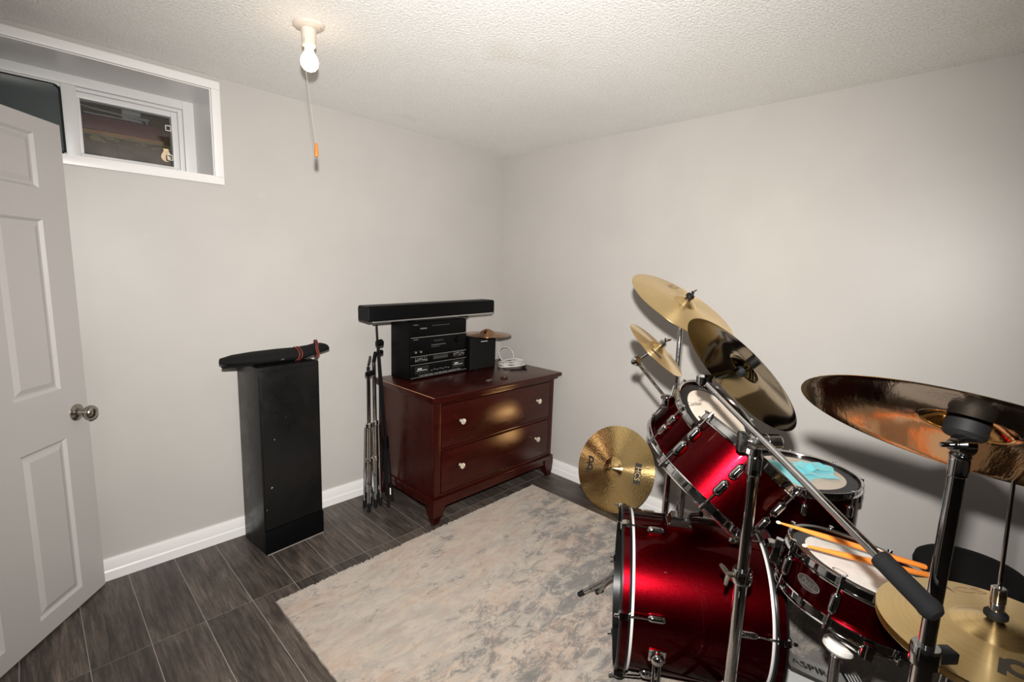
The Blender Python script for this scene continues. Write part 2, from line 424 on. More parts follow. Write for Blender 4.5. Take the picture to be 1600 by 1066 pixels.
# white painted lining of the window recess
struct(MB().box((WX1-.004, 0, WZ0), (WX1, .285, WZ1)).box((XL-.02, 0, WZ1-.004), (WX1-.004, .285, WZ1)).box((XL-.02, 0, WZ0), (WX1-.004, .285, WZ0+.004)), 'trim_3', 'trim', 0)
# window
win = tag(bpy.data.objects.new('window_1', None), kind='structure'); COL.objects.link(win); win.location = (-2.3, .30, WZ0); WM['window_1'] = TR(-2.3, .30, WZ0)
def wpart(name, mtl, boxes, parent=win, bev=.002, sm=30):
    mb = MB()
    for lo, hi in boxes: mb.box(lo, hi, bev=bev)
    return mb.build(name, mtl, parent, True, sm)
fy = .285
XA, XB = XL-.02, WX1
wpart('outer_frame', 'frame', [((XB-.048, fy, WZ0), (XB, .39, WZ1)), ((XA, fy, WZ1-.042), (XB-.048, .39, WZ1)), ((XA, fy, WZ0), (XB-.048, .39, WZ0+.042))])
wpart('inner_track', 'frame', [((XB-.066, fy+.018, WZ0+.042), (XB-.048, .39, WZ1-.042)), ((XA, fy+.018, WZ1-.056), (XB-.066, .39, WZ1-.042)), ((XA, fy+.018, WZ0+.042), (XB-.066, .39, WZ0+.056))])
wpart('mullion', 'frame', [((-2.322, fy+.004, WZ0+.042), (-2.275, .385, WZ1-.042))])
sash = wpart('sash', 'frame', [((-1.936, fy+.035, WZ0+.056), (XB-.066, .375, WZ1-.056)), ((-2.275, fy+.035, WZ1-.080), (-1.936, .375, WZ1-.056)), ((-2.275, fy+.035, WZ0+.056), (-1.936, .375, WZ0+.066)), ((-2.275, fy+.035, WZ0+.066), (-2.262, .375, WZ1-.080))])
wpart('pane', 'glass_pane', [((-2.262, .352, WZ0+.066), (-1.936, .355, WZ1-.080))], sash, 0, 0)
# left, dusty tinted pane with black rubber gasket (rounded corner)
wpart('sash', 'frame', [((XA, fy+.006, WZ1-.058), (-2.322, .36, WZ1-.042)), ((XA, fy+.006, WZ0+.042), (-2.322, .36, WZ0+.05))])
def rrect(x0, x1, z0, z1, r, n=5):
    out = []
    for cx, cz, a in ((x1-r, z1-r, 0), (x0+r, z1-r, 90), (x0+r, z0+r, 180), (x1-r, z0+r, 270)):
        for i in range(n+1):
            t_ = math.radians(a+90*i/n); out.append((cx+r*math.cos(t_), cz+r*math.sin(t_)))
    return out
gm = MB(); o_ = rrect(-2.80, -2.323, WZ0+.045, WZ1-.052, .022); i_ = rrect(-2.796, -2.329, WZ0+.05, WZ1-.057, .018)
gm.loft([[(x, fy-.001, z) for x, z in o_], [(x, fy+.02, z) for x, z in o_], [(x, fy+.02, z) for x, z in i_], [(x, fy-.001, z) for x, z in i_], [(x, fy-.001, z) for x, z in o_]], cap=False)
gm.build('gasket', 'rubber', win, True, 30)
MB().loft([[(x, fy+.010, z) for x, z in i_], [(x, fy+.014, z) for x, z in i_]]).build('pane', 'glass_dark', win, True, 30)
for z in (WZ0+.11, WZ1-.13):
    cl = MB(); 
    for lo, hi in (((-1.958, z-.012), (-1.955, z+.012)), ((-1.938, z-.012), (-1.935, z+.012)), ((-1.958, z+.010), (-1.935, z+.013)), ((-1.958, z-.013), (-1.935, z-.010))):
        cl.box((lo[0], .338, lo[1]), (hi[0], .350, hi[1]))
    cl.build('screen_clip', 'white_paper', win, True, 0)
# window well beyond the glass
struct(MB().box((-3.1, 1.05, 1.2), (-1.2, 1.15, 2.9)).box((-3.2, .39, 1.2), (-3.1, 1.15, 2.9)).box((-1.2, .39, 1.2), (-1.1, 1.15, 2.9)).box((-3.2, .31, 1.55), (-1.1, 1.15, 1.68)).box((-3.2, .31, 2.9), (-1.1, 1.15, 2.95)), 'wall_window_well', 'concrete', 0)
mo = MB()
rr = random.Random(3)
mo.box((-3.05, .88, 1.69), (-1.25, 1.04, 2.028))
struct(mo, 'wall_ledge', 'concrete', 0)
ms_ = MB()
for i in range(60):
    x = -2.95+i*.029; ms_.ball((x, .885+rr.uniform(-.006, .01), 2.022+rr.uniform(-.022, .010)), .012+rr.uniform(0, .012), 8, (1.3, .6, .5+rr.random()*.5))
ms_.box((-3.04, .875, 2.026), (-1.26, 1.03, 2.034))
tag(mthing(ms_, 'moss_fringe', 'moss', 'ragged mossy fringe along the concrete ledge seen through the window', 'moss'), kind='stuff')
bm_ = thing('rusty_beam', 'red-brown steel beam lying on the ledge beyond the window glass', 'beam', TR(-2.3, .97, 2.036))
MB().box((-2.95, .93, 2.062), (-1.86, 1.01, 2.142), bev=.022).build('beam_body', 'brown_paint', bm_, True)
MB().box((-2.95, .925, 2.0345), (-1.86, 1.01, 2.062), bev=.003).build('support_board', 'tan_wood', bm_, True, 0)
rd_ = thing('bent_metal_rod', 'thin bent metal rod resting on the beam behind the window glass', 'rod', TR(-2.3, .95, 2.142))
MB().tube([(-2.95, .95, 2.200), (-2.35, .95, 2.195), (-2.16, .95, 2.176), (-2.03, .95, 2.167), (-1.92, .95, 2.166)], [.006]*4+[.012], 8).build('rod_shaft', 'alu', rd_, True)
MB().box((-2.20, .935, 2.142), (-1.95, .955, 2.149)).build('rod_foot', 'alu', rd_, True, 0)
MB().rod((-1.93, .95, 2.14), (-1.93, .95, 2.16), .008, 8).build('rod_stop', 'alu', rd_, True)
mthing(MB().box((-2.03, 1.022, 2.142), (-1.945, 1.027, 2.40), bev=.001), 'white_card', 'white_paper', 'white card standing behind the rod in the window well', 'card', smooth=0)

# door, swung open towards the back wall
D1 = Vector((-2.356, -.046, .010)); DU = Vector((-.6288, -.7776, 0))
DWID, DHEI, DT = .76, 1.856, .035
DN = Vector((-DU.y, DU.x, 0)); DN = DN if DN.dot(CAM_POS-D1) > 0 else -DN
DM = Matrix(((DU.x, DN.x, 0, D1.x), (DU.y, DN.y, 0, D1.y), (0, 0, 1, D1.z), (0, 0, 0, 1)))
door = tag(bpy.data.objects.new('door_1', None), kind='structure'); COL.objects.link(door); door.matrix_world = DM; WM['door_1'] = DM.copy()
px_ = [(.118, .312), (.448, .642)]; pz_ = [(.072, .692), (.884, 1.505), (1.613, 1.80)]
slab = MB()
# stiles and rails (front face at local y=0, slab goes back to -DT)
xs = [0, .118, .312, .448, .642, DWID]; zs = [0, .072, .692, .884, 1.505, 1.613, 1.80, DHEI]
for i in range(5):
    for j in range(7):
        if i in (1, 3) and j in (1, 3, 5): slab.box((xs[i], -DT, zs[j]), (xs[i+1], -.012, zs[j+1]))
        else: slab.box((xs[i], -DT, zs[j]), (xs[i+1], 0, zs[j+1]))
slab.build('door_slab', 'door', door, False, 0)
for (a, b) in px_:
    for (c, d) in pz_:
        pm = MB()
        def ring(k, y): return [(a+k, y, c+k), (b-k, y, c+k), (b-k, y, d-k), (a+k, y, d-k)]
        pm.loft([ring(0, .0), ring(.009, -.009), ring(.016, -.009), ring(.034, -.002)], cap=False)
        q = ring(.034, -.002); pm.add(q, [(0, 1, 2, 3)])
        pm.build('raised_panel', 'door', door, False, 0)
kn = MB(); KZ = .775; KM = frame((.058, 0, KZ), (0, 1, 0), (1, 0, 0))
kn.lathe([(0, 0), (.033, 0), (.033, .004), (.026, .009), (.014, .013), (.012, .030), (.022, .036), (.0275, .046), (.0275, .056), (.022, .064), (.012, .068), (0, .069)], 28, KM)
kn.build('door_knob', 'nickel_dark', door)
MB().box((-.002, -.029, KZ-.03), (.0, -.006, KZ+.03)).build('latch_plate', 'nickel_dark', door, False, 0)
for hz in (.2, .95, 1.65):
    MB().cyl((DWID+.004, -.002, hz-.045), (DWID+.004, -.002, hz+.045), .006).build('hinge', 'nickel_dark', door)

# ------------------------------------------------------------------ rug
RW, RL = 1.60, 2.30
nx, ny = 90, 110
rv, rf = [], []
rg = random.Random(11)
for j in range(ny+1):
    for i in range(nx+1):
        x = RW*i/nx; y = -RL*j/ny
        if j == 0: y += rg.uniform(-.006, .006)
        if i == 0: x += rg.uniform(-.002, .002)
        z = .010+.0018*math.sin(x*5+1)*math.cos(y*4)
        rv.append((x, y, z))
for j in range(ny):
    for i in range(nx): q = j*(nx+1)+i; rf.append((q, q+nx+1, q+nx+2, q+1))
n0 = len(rv)
bd = [i for i in range(nx+1)]+[(j)*(nx+1)+nx for j in range(1, ny+1)]+[ny*(nx+1)+i for i in range(nx-1, -1, -1)]+[j*(nx+1) for j in range(ny-1, 0, -1)]
for i in bd: rv.append((rv[i][0], rv[i][1], .0005))
for a in range(len(bd)):
    b = (a+1) % len(bd); rf.append((bd[a], bd[b], n0+b, n0+a))
rug = mthing(MB().add(rv, rf), 'area_rug', 'rug', 'large beige and grey distressed area rug under the drum kit', 'rug', TR(-1.876, -.652, .0) @ RZ(.008), smooth=50)
fr_ = MB()
for i in range(420):
    x = RW*rg.random(); L = rg.uniform(.003, .011); fr_.box((x-.002, -.002, .003), (x+.002, L*.8, .008+rg.random()*.003))
tag(fr_.build('frayed_edge', 'rug', rug, False, 0), kind='stuff')

# ------------------------------------------------------------------ ceiling lamp
lp = thing('ceiling_lamp', 'bare lit bulb in a white porcelain ceiling holder with pull cord', 'lamp', TR(-1.744, -.804, H))
pb = MB(); ol = [(.052*math.cos(2*PI*i/40)*(1.0), .040*math.sin(2*PI*i/40)) for i in range(40)]
pb.loft([[(x, y, 0) for x, y in ol], [(x, y, -.007) for x, y in ol], [(x*.86, y*.86, -.012) for x, y in ol], [(x*.5, y*.6, -.018) for x, y in ol]])
xf(pb, RZ(-.78)); pb.build('lamp_base', 'porcelain', lp)
MB().lathe([(0, -.016), (.026, -.016), (.024, -.03), (.0225, -.062), (.0235, -.066), (.021, -.070), (0, -.070)], 28).build('lamp_socket', 'porcelain', lp)
for s in (-1, 1):
    MB().ball((s*.040*math.cos(-.78), s*.040*math.sin(-.78), -.011), .005, 10, (1, 1, .5)).build('mounting_screw', 'nickel_dark', lp)
MB().lathe([(0, -.066), (.0135, -.066), (.0135, -.082), (.019, -.094), (.027, -.108), (.0295, -.120), (.027, -.134), (.019, -.145), (.008, -.150), (0, -.151)], 28).build('light_bulb', 'bulb', lp)
MB().tube([(-.020, -.010, -.05), (-.023, -.013, -.07), (-.018, -.012, -.16), (-.002, -.012, -.30), (.010, -.013, -.395)], .0012, 6).build('pull_cord', 'cord', lp)
MB().lathe([(0, -.385), (.003, -.386), (.0055, -.40), (.0068, -.422), (.006, -.432), (0, -.435)], 14, TR(.0102, -.013, 0)).build('pull_handle', 'pull', lp)

# ------------------------------------------------------------------ dresser
DX0, DX1, DYF, DYB, DZ = -1.043, -.058, -.598, -.035, .727
dr = thing('dresser', 'glossy dark cherry two-drawer dresser in the room corner', 'dresser', TR(-.55, -.32, 0))
bd_ = MB().box((DX0, DYF+.02, .135), (DX0+.022, DYB, .695)).box((DX1-.022, DYF+.02, .135), (DX1, DYB, .695)).box((DX0, DYB-.01, .135), (DX1, DYB, .695)).box((DX0+.02, DYF+.02, .14), (DX1-.02, DYB, .16)).box((DX0+.022, DYF+.03, .16), (DX1-.022, DYF+.035, .69))
bd_.box((DX0+.03, DYF+.016, .16), (DX1-.03, DYF+.022, .69)); bd_.build('carcass', 'cherry', dr, True, 0)
fm = MB()
for lo, hi in (((DX0, .135), (DX0+.042, .695)), ((DX1-.042, .135), (DX1, .695)), ((DX0+.042, .672), (DX1-.042, .695)), ((DX0+.042, .414), (DX1-.042, .428)), ((DX0+.042, .15), (DX1-.042, .172))):
    fm.box((lo[0], DYF, lo[1]), (hi[0], DYF+.022, hi[1]), bev=.0025)
fm.build('face_frame', 'cherry', dr, True, 30)
MB().box((DX0-.03, DYF-.03, .703), (DX1+.045, DYB+.015, DZ), bev=.006).box((DX0-.018, DYF-.018, .690), (DX1+.018, DYB, .704), bev=.003).build('dresser_top', 'cherry', dr, True, 30)
MB().box((DX0-.0305, DYF-.0305, .7265), (DX0-.0245, DYB-.06, .7275)).build('worn_edge', 'worn_edge', dr, True, 0)
# base moulding and feet
MB().box((DX0-.010, DYF-.012, .128), (DX1+.010, DYB, .152), bev=.004).build('base_moulding', 'cherry', dr, True, 30)
ap = MB().box((DX0+.05, DYF-.004, .095), (DX1-.05, DYF+.016, .13)).box((DX0-.004, DYF+.05, .095), (DX0+.014, DYB-.05, .13)); ap.build('apron', 'cherry', dr, True, 0)
for (x, y, sx, sy) in ((DX0-.012, DYF-.012, 1, 1), (DX1+.012, DYF-.012, -1, 1), (DX0-.012, DYB, 1, -1), (DX1+.012, DYB, -1, -1)):
    rows = []
    for z, a, off in ((.13, .085, 0), (.10, .082, .0), (.05, .062, .003), (.012, .045, .008), (0, .040, .012)):
        rows.append([(x+sx*off, y+sy*off, z), (x+sx*a, y+sy*off, z), (x+sx*a, y+sy*a*.9, z), (x+sx*off, y+sy*a*.9, z)])
    MB().loft(rows).build('foot', 'cherry', dr, True, 0)
for (z0, z1) in ((.4295, .6705), (.1735, .4125)):
    d = MB().box((DX0+.0460, DYF-.003, z0+.002), (DX1-.0460, DYF+.018, z1-.002), bev=.003).build('drawer', 'cherry', dr, True, 30)
    for kx in (-.868, -.228):
        M_ = frame((kx, DYF-.004, (z0+z1)/2+.012), (0, -1, 0), (1, 0, 0))
        kmb = MB().lathe([(0, 0), (.009, 0), (.006, .006), (.0055, .014), (.012, .018), (.0165, .022), (.0165, .026), (.012, .029), (.005, .0295), (0, .0295)], 22, M_)
        kmb.build('drawer_knob', 'knob_ivory', d, True)

# ------------------------------------------------------------------ hi-fi on the dresser
SM = TR(-.955, -.242, DZ+.004) @ RZ(.07)
st = thing('stereo_system', 'black stacked hi-fi unit with cassette decks on the dresser', 'stereo', SM)
SWd, SDp, SHt = .450, .190, .345
MB().box((0, .012, 0), (SWd, SDp, SHt), bev=.003).build('cabinet', 'black_plastic', st, smooth=30)
zz = [.0, .092, .142, .255, SHt]
nm = ['cassette_deck', 'equalizer_panel', 'amplifier_panel', 'turntable_base']
for i in range(4):
    panel = MB().box((.004, 0, zz[i]+.004), (SWd-.004, .014, zz[i+1]-.003), bev=.0015).build(nm[i], 'black_plastic', st, smooth=30)
    if i < 3:
        MB().box((.003, -.003, zz[i+1]-.004), (SWd-.003, .002, zz[i+1]-.001)).build('trim_strip', 'alu', st, smooth=0)
    if i == 0:
        MB().box((.0, -.004, .010), (SWd, .001, .0145)).build('trim_strip', 'alu', st, smooth=0)
        for x0 in (.03, .325):
            c_ = MB().box((x0, -.003, .032), (x0+.105, .001, .078), bev=.001).build('cassette_door', 'display', panel, smooth=0)
            MB().box((x0+.012, -.0045, .052), (x0+.09, -.003, .0545)).build('print_line', 'label_silver', c_, smooth=0); MB().box((x0+.02, -.0045, .06), (x0+.05, -.003, .066)).build('print_line', 'label_silver', c_, smooth=0)
        for q in range(9): MB().box((.06+q*.038, -.010, .0175), (.088+q*.038, .0, .0255)).build('transport_key', 'dim_print' if q % 3 else 'alu', panel, smooth=0)
        for q in range(7):
            MB().box((.15+q*.023, -.003, .04+.004*(q % 2)), (.165+q*.023, 0, .045+.004*(q % 2))).build('button', 'dim_print', panel, smooth=0)
    if i == 1:
        for base in (.035, .34):
            for q in range(6):
                MB().box((base+q*.016, -.001, .104), (base+q*.016+.003, .001, .136)).build('slider_slot', 'dim_print', panel, smooth=0)
                h = .112+.018*rg.random(); MB().box((base+q*.016-.003, -.007, h-.003), (base+q*.016+.006, .0, h+.003)).build('slider_knob', 'slider_grey', panel, smooth=0)
        dsp = MB().box((.17, -.0015, .108), (.29, .001, .132)).build('display', 'display', panel, smooth=0)
        for q in range(7): MB().box((.178+q*.015, -.0022, .115), (.188+q*.015, -.0012, .117)).build('print_line', 'dim_print', dsp, smooth=0)
    if i == 2:
        MB().lathe([(0, 0), (.020, 0), (.019, .012), (.016, .016), (0, .016)], 24, frame((.375, 0, .215), (0, -1, 0))).build('volume_knob', 'black_plastic', panel)
        MB().tube([(.375+.0205*math.cos(a*.1), -.002, .215+.0205*math.sin(a*.1)) for a in range(-16, 8)], .0016, 6).build('knob_ring', 'alu', panel)
        for xx in (.032, .07): MB().lathe([(0, 0), (.007, 0), (.0065, .01), (0, .01)], 14, frame((xx, 0, .166), (0, -1, 0))).build('jack_knob', 'alu', panel)
        MB().box((.02, -.001, .238), (.055, .001, .2425)).build('print_line', 'dim_print', panel, smooth=0); MB().box((.155, -.001, .196), (.27, .001, .200)).build('print_line', 'dim_print', panel, smooth=0); MB().box((.175, -.001, .222), (.25, .001, .2245)).build('print_line', 'dim_print', panel, smooth=0); MB().box((.155, -.001, .186), (.22, .001, .188)).build('print_line', 'dim_print', panel, smooth=0)
    if i == 3:
        MB().box((.02, -.001, .325), (.055, .001, .329)).build('print_line', 'dim_print', panel, smooth=0); MB().box((.07, -.001, .30), (.12, .001, .308)).build('print_line', 'dim_print', panel, smooth=0); MB().box((.16, -.001, .316), (.30, .001, .318)).build('print_line', 'dim_print', panel, smooth=0)
for x in (.03, SWd-.03):
    for y in (.03, SDp-.03): MB().cyl((x, y, -.004), (x, y, .001), .012).build('rubber_foot', 'rubber', st)

sb = thing('soundbar', 'long black soundbar lying across the top of the stereo', 'soundbar', TR(-.758, -.19, 1.081) @ RZ(.012) @ Matrix.Rotation(-.018, 4, 'Y'))
BL, BD, BH = .935, .108, .080
rows = []
for x, k in ((-BL/2, .0), (-BL/2+.008, .004), (BL/2-.008, .004), (BL/2, 0)):
    y0, y1, z0, z1 = -BD/2-k, BD/2+k, .022-k*.4, .022+BH+k*.4
    rows.append([(x, y0+.006, z0), (x, y1-.006, z0), (x, y1, z0+.006), (x, y1, z1-.01), (x, y1-.008, z1), (x, y0+.008, z1), (x, y0, z1-.008), (x, y0, z0+.006)])
MB().loft(rows).build('bar_body', 'black_plastic', sb, smooth=30)
MB().box((-BL/2+.03, -BD/2-.004, .013), (BL/2-.02, -BD/2+.012, .0205)).build('silver_strip', 'alu', sb, smooth=0)
for x in (-.16, .20): MB().box((x, -BD/2+.013, 0), (x+.05, BD/2-.01, .023), bev=.002).build('foot', 'rubber', sb, smooth=0)

sp = thing('bookshelf_speaker', 'small black speaker box with grille beside the stereo', 'speaker', TR(-.489, -.228, DZ) @ RZ(.015))
MB().box((0, .008, 0), (.242, .165, .226), bev=.003).build('speaker_box', 'black_plastic', sp, smooth=30)
MB().box((.005, 0, .005), (.237, .009, .221), bev=.004).build('speaker_grille', 'black_cloth', sp, smooth=30)
nl = MB()
for q in range(8): nl.box((.098+q*.0078, -.0015, .186), (.103+q*.0078, .0, .191+.001*(q == 0)))
nl.build('name_print', 'label_silver', sp, smooth=0)

# ------------------------------------------------------------------ cymbals
def cym_z(r, R, rb, hb, hw):
    # height of the upper face above the rim plane
    if r >= rb:
        u = (r-rb)/(R-rb); return hw*(1-u**1.25)
    u = r/rb; return hw+hb*(1-u**2)**1.05 if u < 1 else hw
def cymbal(name, label, mtl, M, R, rb, hb, hw, group=None, seg=72, th=.0016, hole=.006):
    rs = [hole]+[rb*t_ for t_ in (.2, .4, .58, .74, .87, .95, 1.0)]+[rb+(R-rb)*t_ for t_ in (.04, .12, .25, .4, .55, .7, .85, .95, 1)]
    top = [(r, cym_z(r, R, rb, hb, hw)) for r in rs]
    prof = top+[(R, -th*.6)]+[(r, z-th) for r, z in reversed(top[:-1])]
    mb = MB().lathe(prof, seg, closed=True)
    o = mthing(mb, name, mtl, label, 'cymbal', M, group, smooth=50)
    o['cz'] = 0; del o['cz']
    return o
def on_cymbal(mb, par, R, rb, hb, hw, rad, ang, rot, name, mtl, side=1, lift=.0005):
    Q = RZ(ang) @ TR(rad, 0, 0) @ RZ(rot)
    vs = []
    for v in mb.v:
        p = Q @ Vector((v[0], v[1], 0)); r = math.hypot(p.x, p.y); vs.append(Vector((p.x, p.y, cym_z(r, R, rb, hb, hw)+lift*(1 if side > 0 else -1)-(0 if side > 0 else .0016)+v[2])))
    mb.v = vs
    return mb.build(name, mtl, par, False, 0)
def gridrect(w, h, nx_=8, ny_=6):
    vs = [(-w/2+w*i/nx_, -h/2+h*j/ny_, 0) for j in range(ny_+1) for i in range(nx_+1)]
    fs = [(j*(nx_+1)+i, j*(nx_+1)+i+1, (j+1)*(nx_+1)+i+1, (j+1)*(nx_+1)+i) for j in range(ny_) for i in range(nx_)]
    return MB().add(vs, fs)
KIT = 'cymbals of the drum kit'
def pin(c, n, xh=(1, 0, 0)): return frame(c, n, xh)

# small brown cymbal lying on the speaker
P_ = (.165, .055, .026, .012)
cymbal('cymbal', 'brown tarnished cymbal lying on top of the black speaker', 'brown_cymbal', TR(-.316, -.205, DZ+.226+.003), *P_)

# ride leaning against the right wall
LN = Vector((-.935, 0, .356)).normalized()
PL = (.254, .060, .026, .020)
lean = cymbal('ride_cymbal', 'large brass cymbal standing on the floor, leaning against the right wall', 'brass_hammered', pin((-.112, -1.135, .2395), LN, (0, 0, 1)), *PL)
# local x = up the disc, local y: to image left
LA = math.radians(-84)
on_cymbal(gridrect(.038, .118), lean, *PL, .155, LA, 0, 'logo_box', 'print')
tmb = text_mb('HCS', .044, .0002, sx=.95); on_cymbal(tmb, lean, *PL, .155, LA, PI/2*-1, 'lettering', 'print_gold', lift=.0011)
lg = MB()
def ringpoly(mb, cx, cy, r0, r1, n=18, a0=0, a1=2*PI):
    vs = []; fs = []
    for k in range(n+1):
        a = a0+(a1-a0)*k/n
        for r in (r0, r1): vs.append((cx+r*math.cos(a), cy+r*math.sin(a), 0))
    for k in range(n): fs.append((2*k, 2*k+1, 2*k+3, 2*k+2))
    mb.add(vs, fs)
def rect2(mb, x0, x1, y0, y1): mb.add([(x0, y0, 0), (x1, y0, 0), (x1, y1, 0), (x0, y1, 0)], [(0, 1, 2, 3)])
# two joined loops with legs, the maker's mark; local: x along the band, y towards the centre
ringpoly(lg, -.022, .004, .010, .021); ringpoly(lg, .022, .004, .010, .021)
rect2(lg, -.045, -.036, -.022, .010); rect2(lg, -.005, .005, -.024, .0); rect2(lg, .034, .043, -.026, .010); rect2(lg, .050, .055, -.026, .008)
on_cymbal(lg, lean, *PL, .165, math.radians(97), PI/2, 'maker_mark', 'print')

# ------------------------------------------------------------------ drums
def lug_mesh(L, w, d, mtl='chrome', n=9):
    rows = []
    for i in range(n+1):
        u = i/n; k = max(.25, min(1, math.sin(PI*min(max(u*.96+.02, 0), 1))*2.2))**.75; z = -L/2+L*u; rows.append([(0, -w/2*k, z), (d*.55*k, -w/2*k, z), (d*.92*k, -w*.28*k, z), (d*k, 0, z), (d*.92*k, w*.28*k, z), (d*.55*k, w/2*k, z), (0, w/2*k, z)])
    return MB().loft(rows).mesh('lug', mtl, 50)
LUG_T = lug_mesh(.052, .022, .017); LUG_S = lug_mesh(.062, .022, .019); LUG_B = lug_mesh(.060, .022, .020)
def hoop_prof(R, up=True):
    # triple flanged hoop, batter side up, top edge at z=+.006
    p = [(R+.0015, -.022), (R+.0095, -.022), (R+.0105, -.019), (R+.0040, -.016), (R+.0035, .0), (R+.0085, .003), (R+.0095, .0055), (R+.0075, .0065), (R+.0015, .003), (R+.0008, -.004), (R+.0010, -.016)]
    return p if up else [(r, -z) for r, z in p]
def make_drum(name, label, M, R, L, nl, phase, headmat, ringk, lugmode='pair', group='wine red drums of the kit', vents=True, seg=64):
    """local frame: z=0 at bottom hoop edge, z=L at batter hoop edge"""
    t = thing(name, label, 'drum', M, group)
    z0, z1 = .012, L-.012
    MB().lathe([(R, z0), (R, z1), (R-.006, z1), (R-.006, z0)], seg, closed=True).build('shell', 'shell', t)
    MB().lathe(hoop_prof(R), seg, TR(0, 0, L-.0065), closed=True).build('hoop', 'chrome', t)
    MB().lathe(hoop_prof(R, False), seg, TR(0, 0, .0065), closed=True).build('hoop', 'chrome', t)
    hd = MB().lathe([(0, L-.012), (R*ringk, L-.012), (R*ringk, L-.014), (0, L-.014)], seg).build('batter_head', headmat, t)
    MB().lathe([(R*ringk, L-.0115), (R+.0005, L-.0125), (R+.0005, L-.015), (R*ringk, L-.015)], seg, closed=True).build('damper_ring', 'head_black', t)
    MB().lathe([(0, .012), (R-.001, .012), (R-.001, .014), (0, .014)], seg).build('resonant_head', 'head_clear', t)
    rod1 = MB().cyl((0, 0, -.0), (0, 0, .05), .0028, seg=8)
    for i in range(nl):
        a = phase+2*PI*i/nl; Q = RZ(a)
        if lugmode == 'pair':
            for zc, s in ((L-.075, 1), (.075, -1)):
                lg_ = inst('lug', LUG_T, t, Q @ TR(R, 0, zc))
                ze = L-.002 if s > 0 else .002
                MB().cyl((.010, 0, .024*s), (.010, 0, ze-zc), .0030, seg=8).cyl((.010, 0, ze-zc-.012*s), (.010, 0, ze-zc+.005*s), .0058, seg=10).build('tension_rod', 'chrome', lg_)
        else:
            zc = L/2
            lg_ = inst('lug', LUG_S, t, Q @ TR(R, 0, zc))
            MB().cyl((.011, 0, .028), (.011, 0, L/2+.004), .0032, seg=8).cyl((.011, 0, L/2-.012), (.011, 0, L/2+.007), .0060, seg=10).build('tension_rod', 'chrome', lg_)
            MB().cyl((.011, 0, -.028), (.011, 0, -L/2-.004), .0032, seg=8).cyl((.011, 0, -L/2+.012), (.011, 0, -L/2-.004), .0060, seg=10).build('tension_rod', 'chrome', lg_)
    return t, hd
def head_logo(par, txt, size, L, rad, ang, rot, sx=1):
    mb = text_mb(txt, size, .0002, sx=sx, shear=.3); xf(mb, RZ(ang) @ TR(rad, 0, L-.0114) @ RZ(rot)); mb.build('head_print', 'print', par, False, 0)
def dframe(c, n, L): return frame(Vector(c)-Vector(n).normalized()*L, n, (1, 0, 0))

I_ = .0254
# rack toms
N1 = Vector((-.071, -.585, .808)).normalized(); L1 = .205
tom1, h1 = make_drum('rack_tom', 'wine red rack tom with beige head facing the viewer, behind the other tom', dframe((-.807, -1.95, .913), N1, L1), 6*I_, L1, 6, math.radians(152), 'head_beige', .775)
head_logo(h1, 'Camber', .024, L1, .090, math.radians(128), math.radians(-142))
N2 = Vector((.45, -.458, .767)).normalized(); L2 = .208
C2 = Vector((-1.071, -2.143, .903))
tom2, h2 = make_drum('rack_tom', 'wine red rack tom tilted away, its glossy shell right behind the boom stand', dframe(C2, N2, L2), 6*I_, L2, 6, math.radians(9), 'head_beige', .775)
# floor tom
LF = .40
ftom, hf = make_drum('floor_tom', 'deep dark floor tom by the right wall with a blue cloth on its head', dframe((-.414, -2.134, .653), (0, 0, 1), LF), 8*I_, LF, 8, math.radians(291), 'head_beige', .79)
head_logo(hf, 'Camber', .03, LF, .13, math.radians(57), math.radians(-45))
for q in range(3):
    a = math.radians(40+120*q); Q = RZ(a)
    lgm = MB().cyl((8*I_+.018, 0, -.253+.01), (8*I_+.018, 0, .20), .0048, seg=10).cyl((8*I_+.018, 0, -.253), (8*I_+.018, 0, -.22), .011, .008, seg=12).box((8*I_, -.018, .12), (8*I_+.026, .018, .165), bev=.004)
    xf(lgm, Q); lgm.build('leg', 'chrome', ftom)
# snare
NS = Vector((.15, -.135, .98)).normalized(); LS = .131
snare, hs = make_drum('snare_drum', 'dark wine red snare drum with oval badge, in front on its stand', dframe((-1.025, -2.44, .668), NS, LS), 7*I_, LS, 8, math.radians(125), 'head_white', .80, 'single')
# oval badge on the snare shell
def badge(par, R, z, ang):
    Mb_ = RZ(ang) @ frame((R, 0, z), (1, 0, 0), (0, 1, 0))
    def wrap(mb, lift):
        out = []
        for v in mb.v:
            a = v[0]/R; rr_ = R+lift; out.append(RZ(ang) @ Vector((rr_*math.cos(a), rr_*math.sin(a), z+v[1])))
        mb.v = out; return mb
    A, B = .032, .0165
    e = lambda k, n=40: [(A*k*math.cos(2*PI*i/n), B*k*math.sin(2*PI*i/n)) for i in range(n)]
    pts = e(1); mb = MB(); mb.add([(0, 0, 0)]+[(x, y, 0) for x, y in pts], [(0, i+1, (i+1) % 40+1) for i in range(40)])
    bg = wrap(mb, .0008).build('badge', 'print', par, False, 0)
    rm = MB(); p1, p0 = e(1.0), e(.92)
    rm.add([(x, y, 0) for x, y in p1]+[(x, y, 0) for x, y in p0], [(i, (i+1) % 40, 40+(i+1) % 40, 40+i) for i in range(40)])
    for y0, y1 in ((-.0065, -.0045), (-.0095, -.0078)):
        xx = A*.93*math.sqrt(max(0, 1-((y0-.001)/B)**2)); n = 10
        vs = [(-xx+2*xx*i/n, y, 0) for y in (y0, y1) for i in range(n+1)]; rm.add(vs, [(i, i+1, n+2+i, n+1+i) for i in range(n)])
    wrap(rm, .0013).build('badge_rim', 'alu', bg, False, 0)
    tm = text_mb('Pearl', .0175, .0, sx=1.05, shear=.15); xf(tm, TR(0, .0028, 0)); wrap(tm, .0014).build('badge_lettering', 'alu', bg, False, 0)
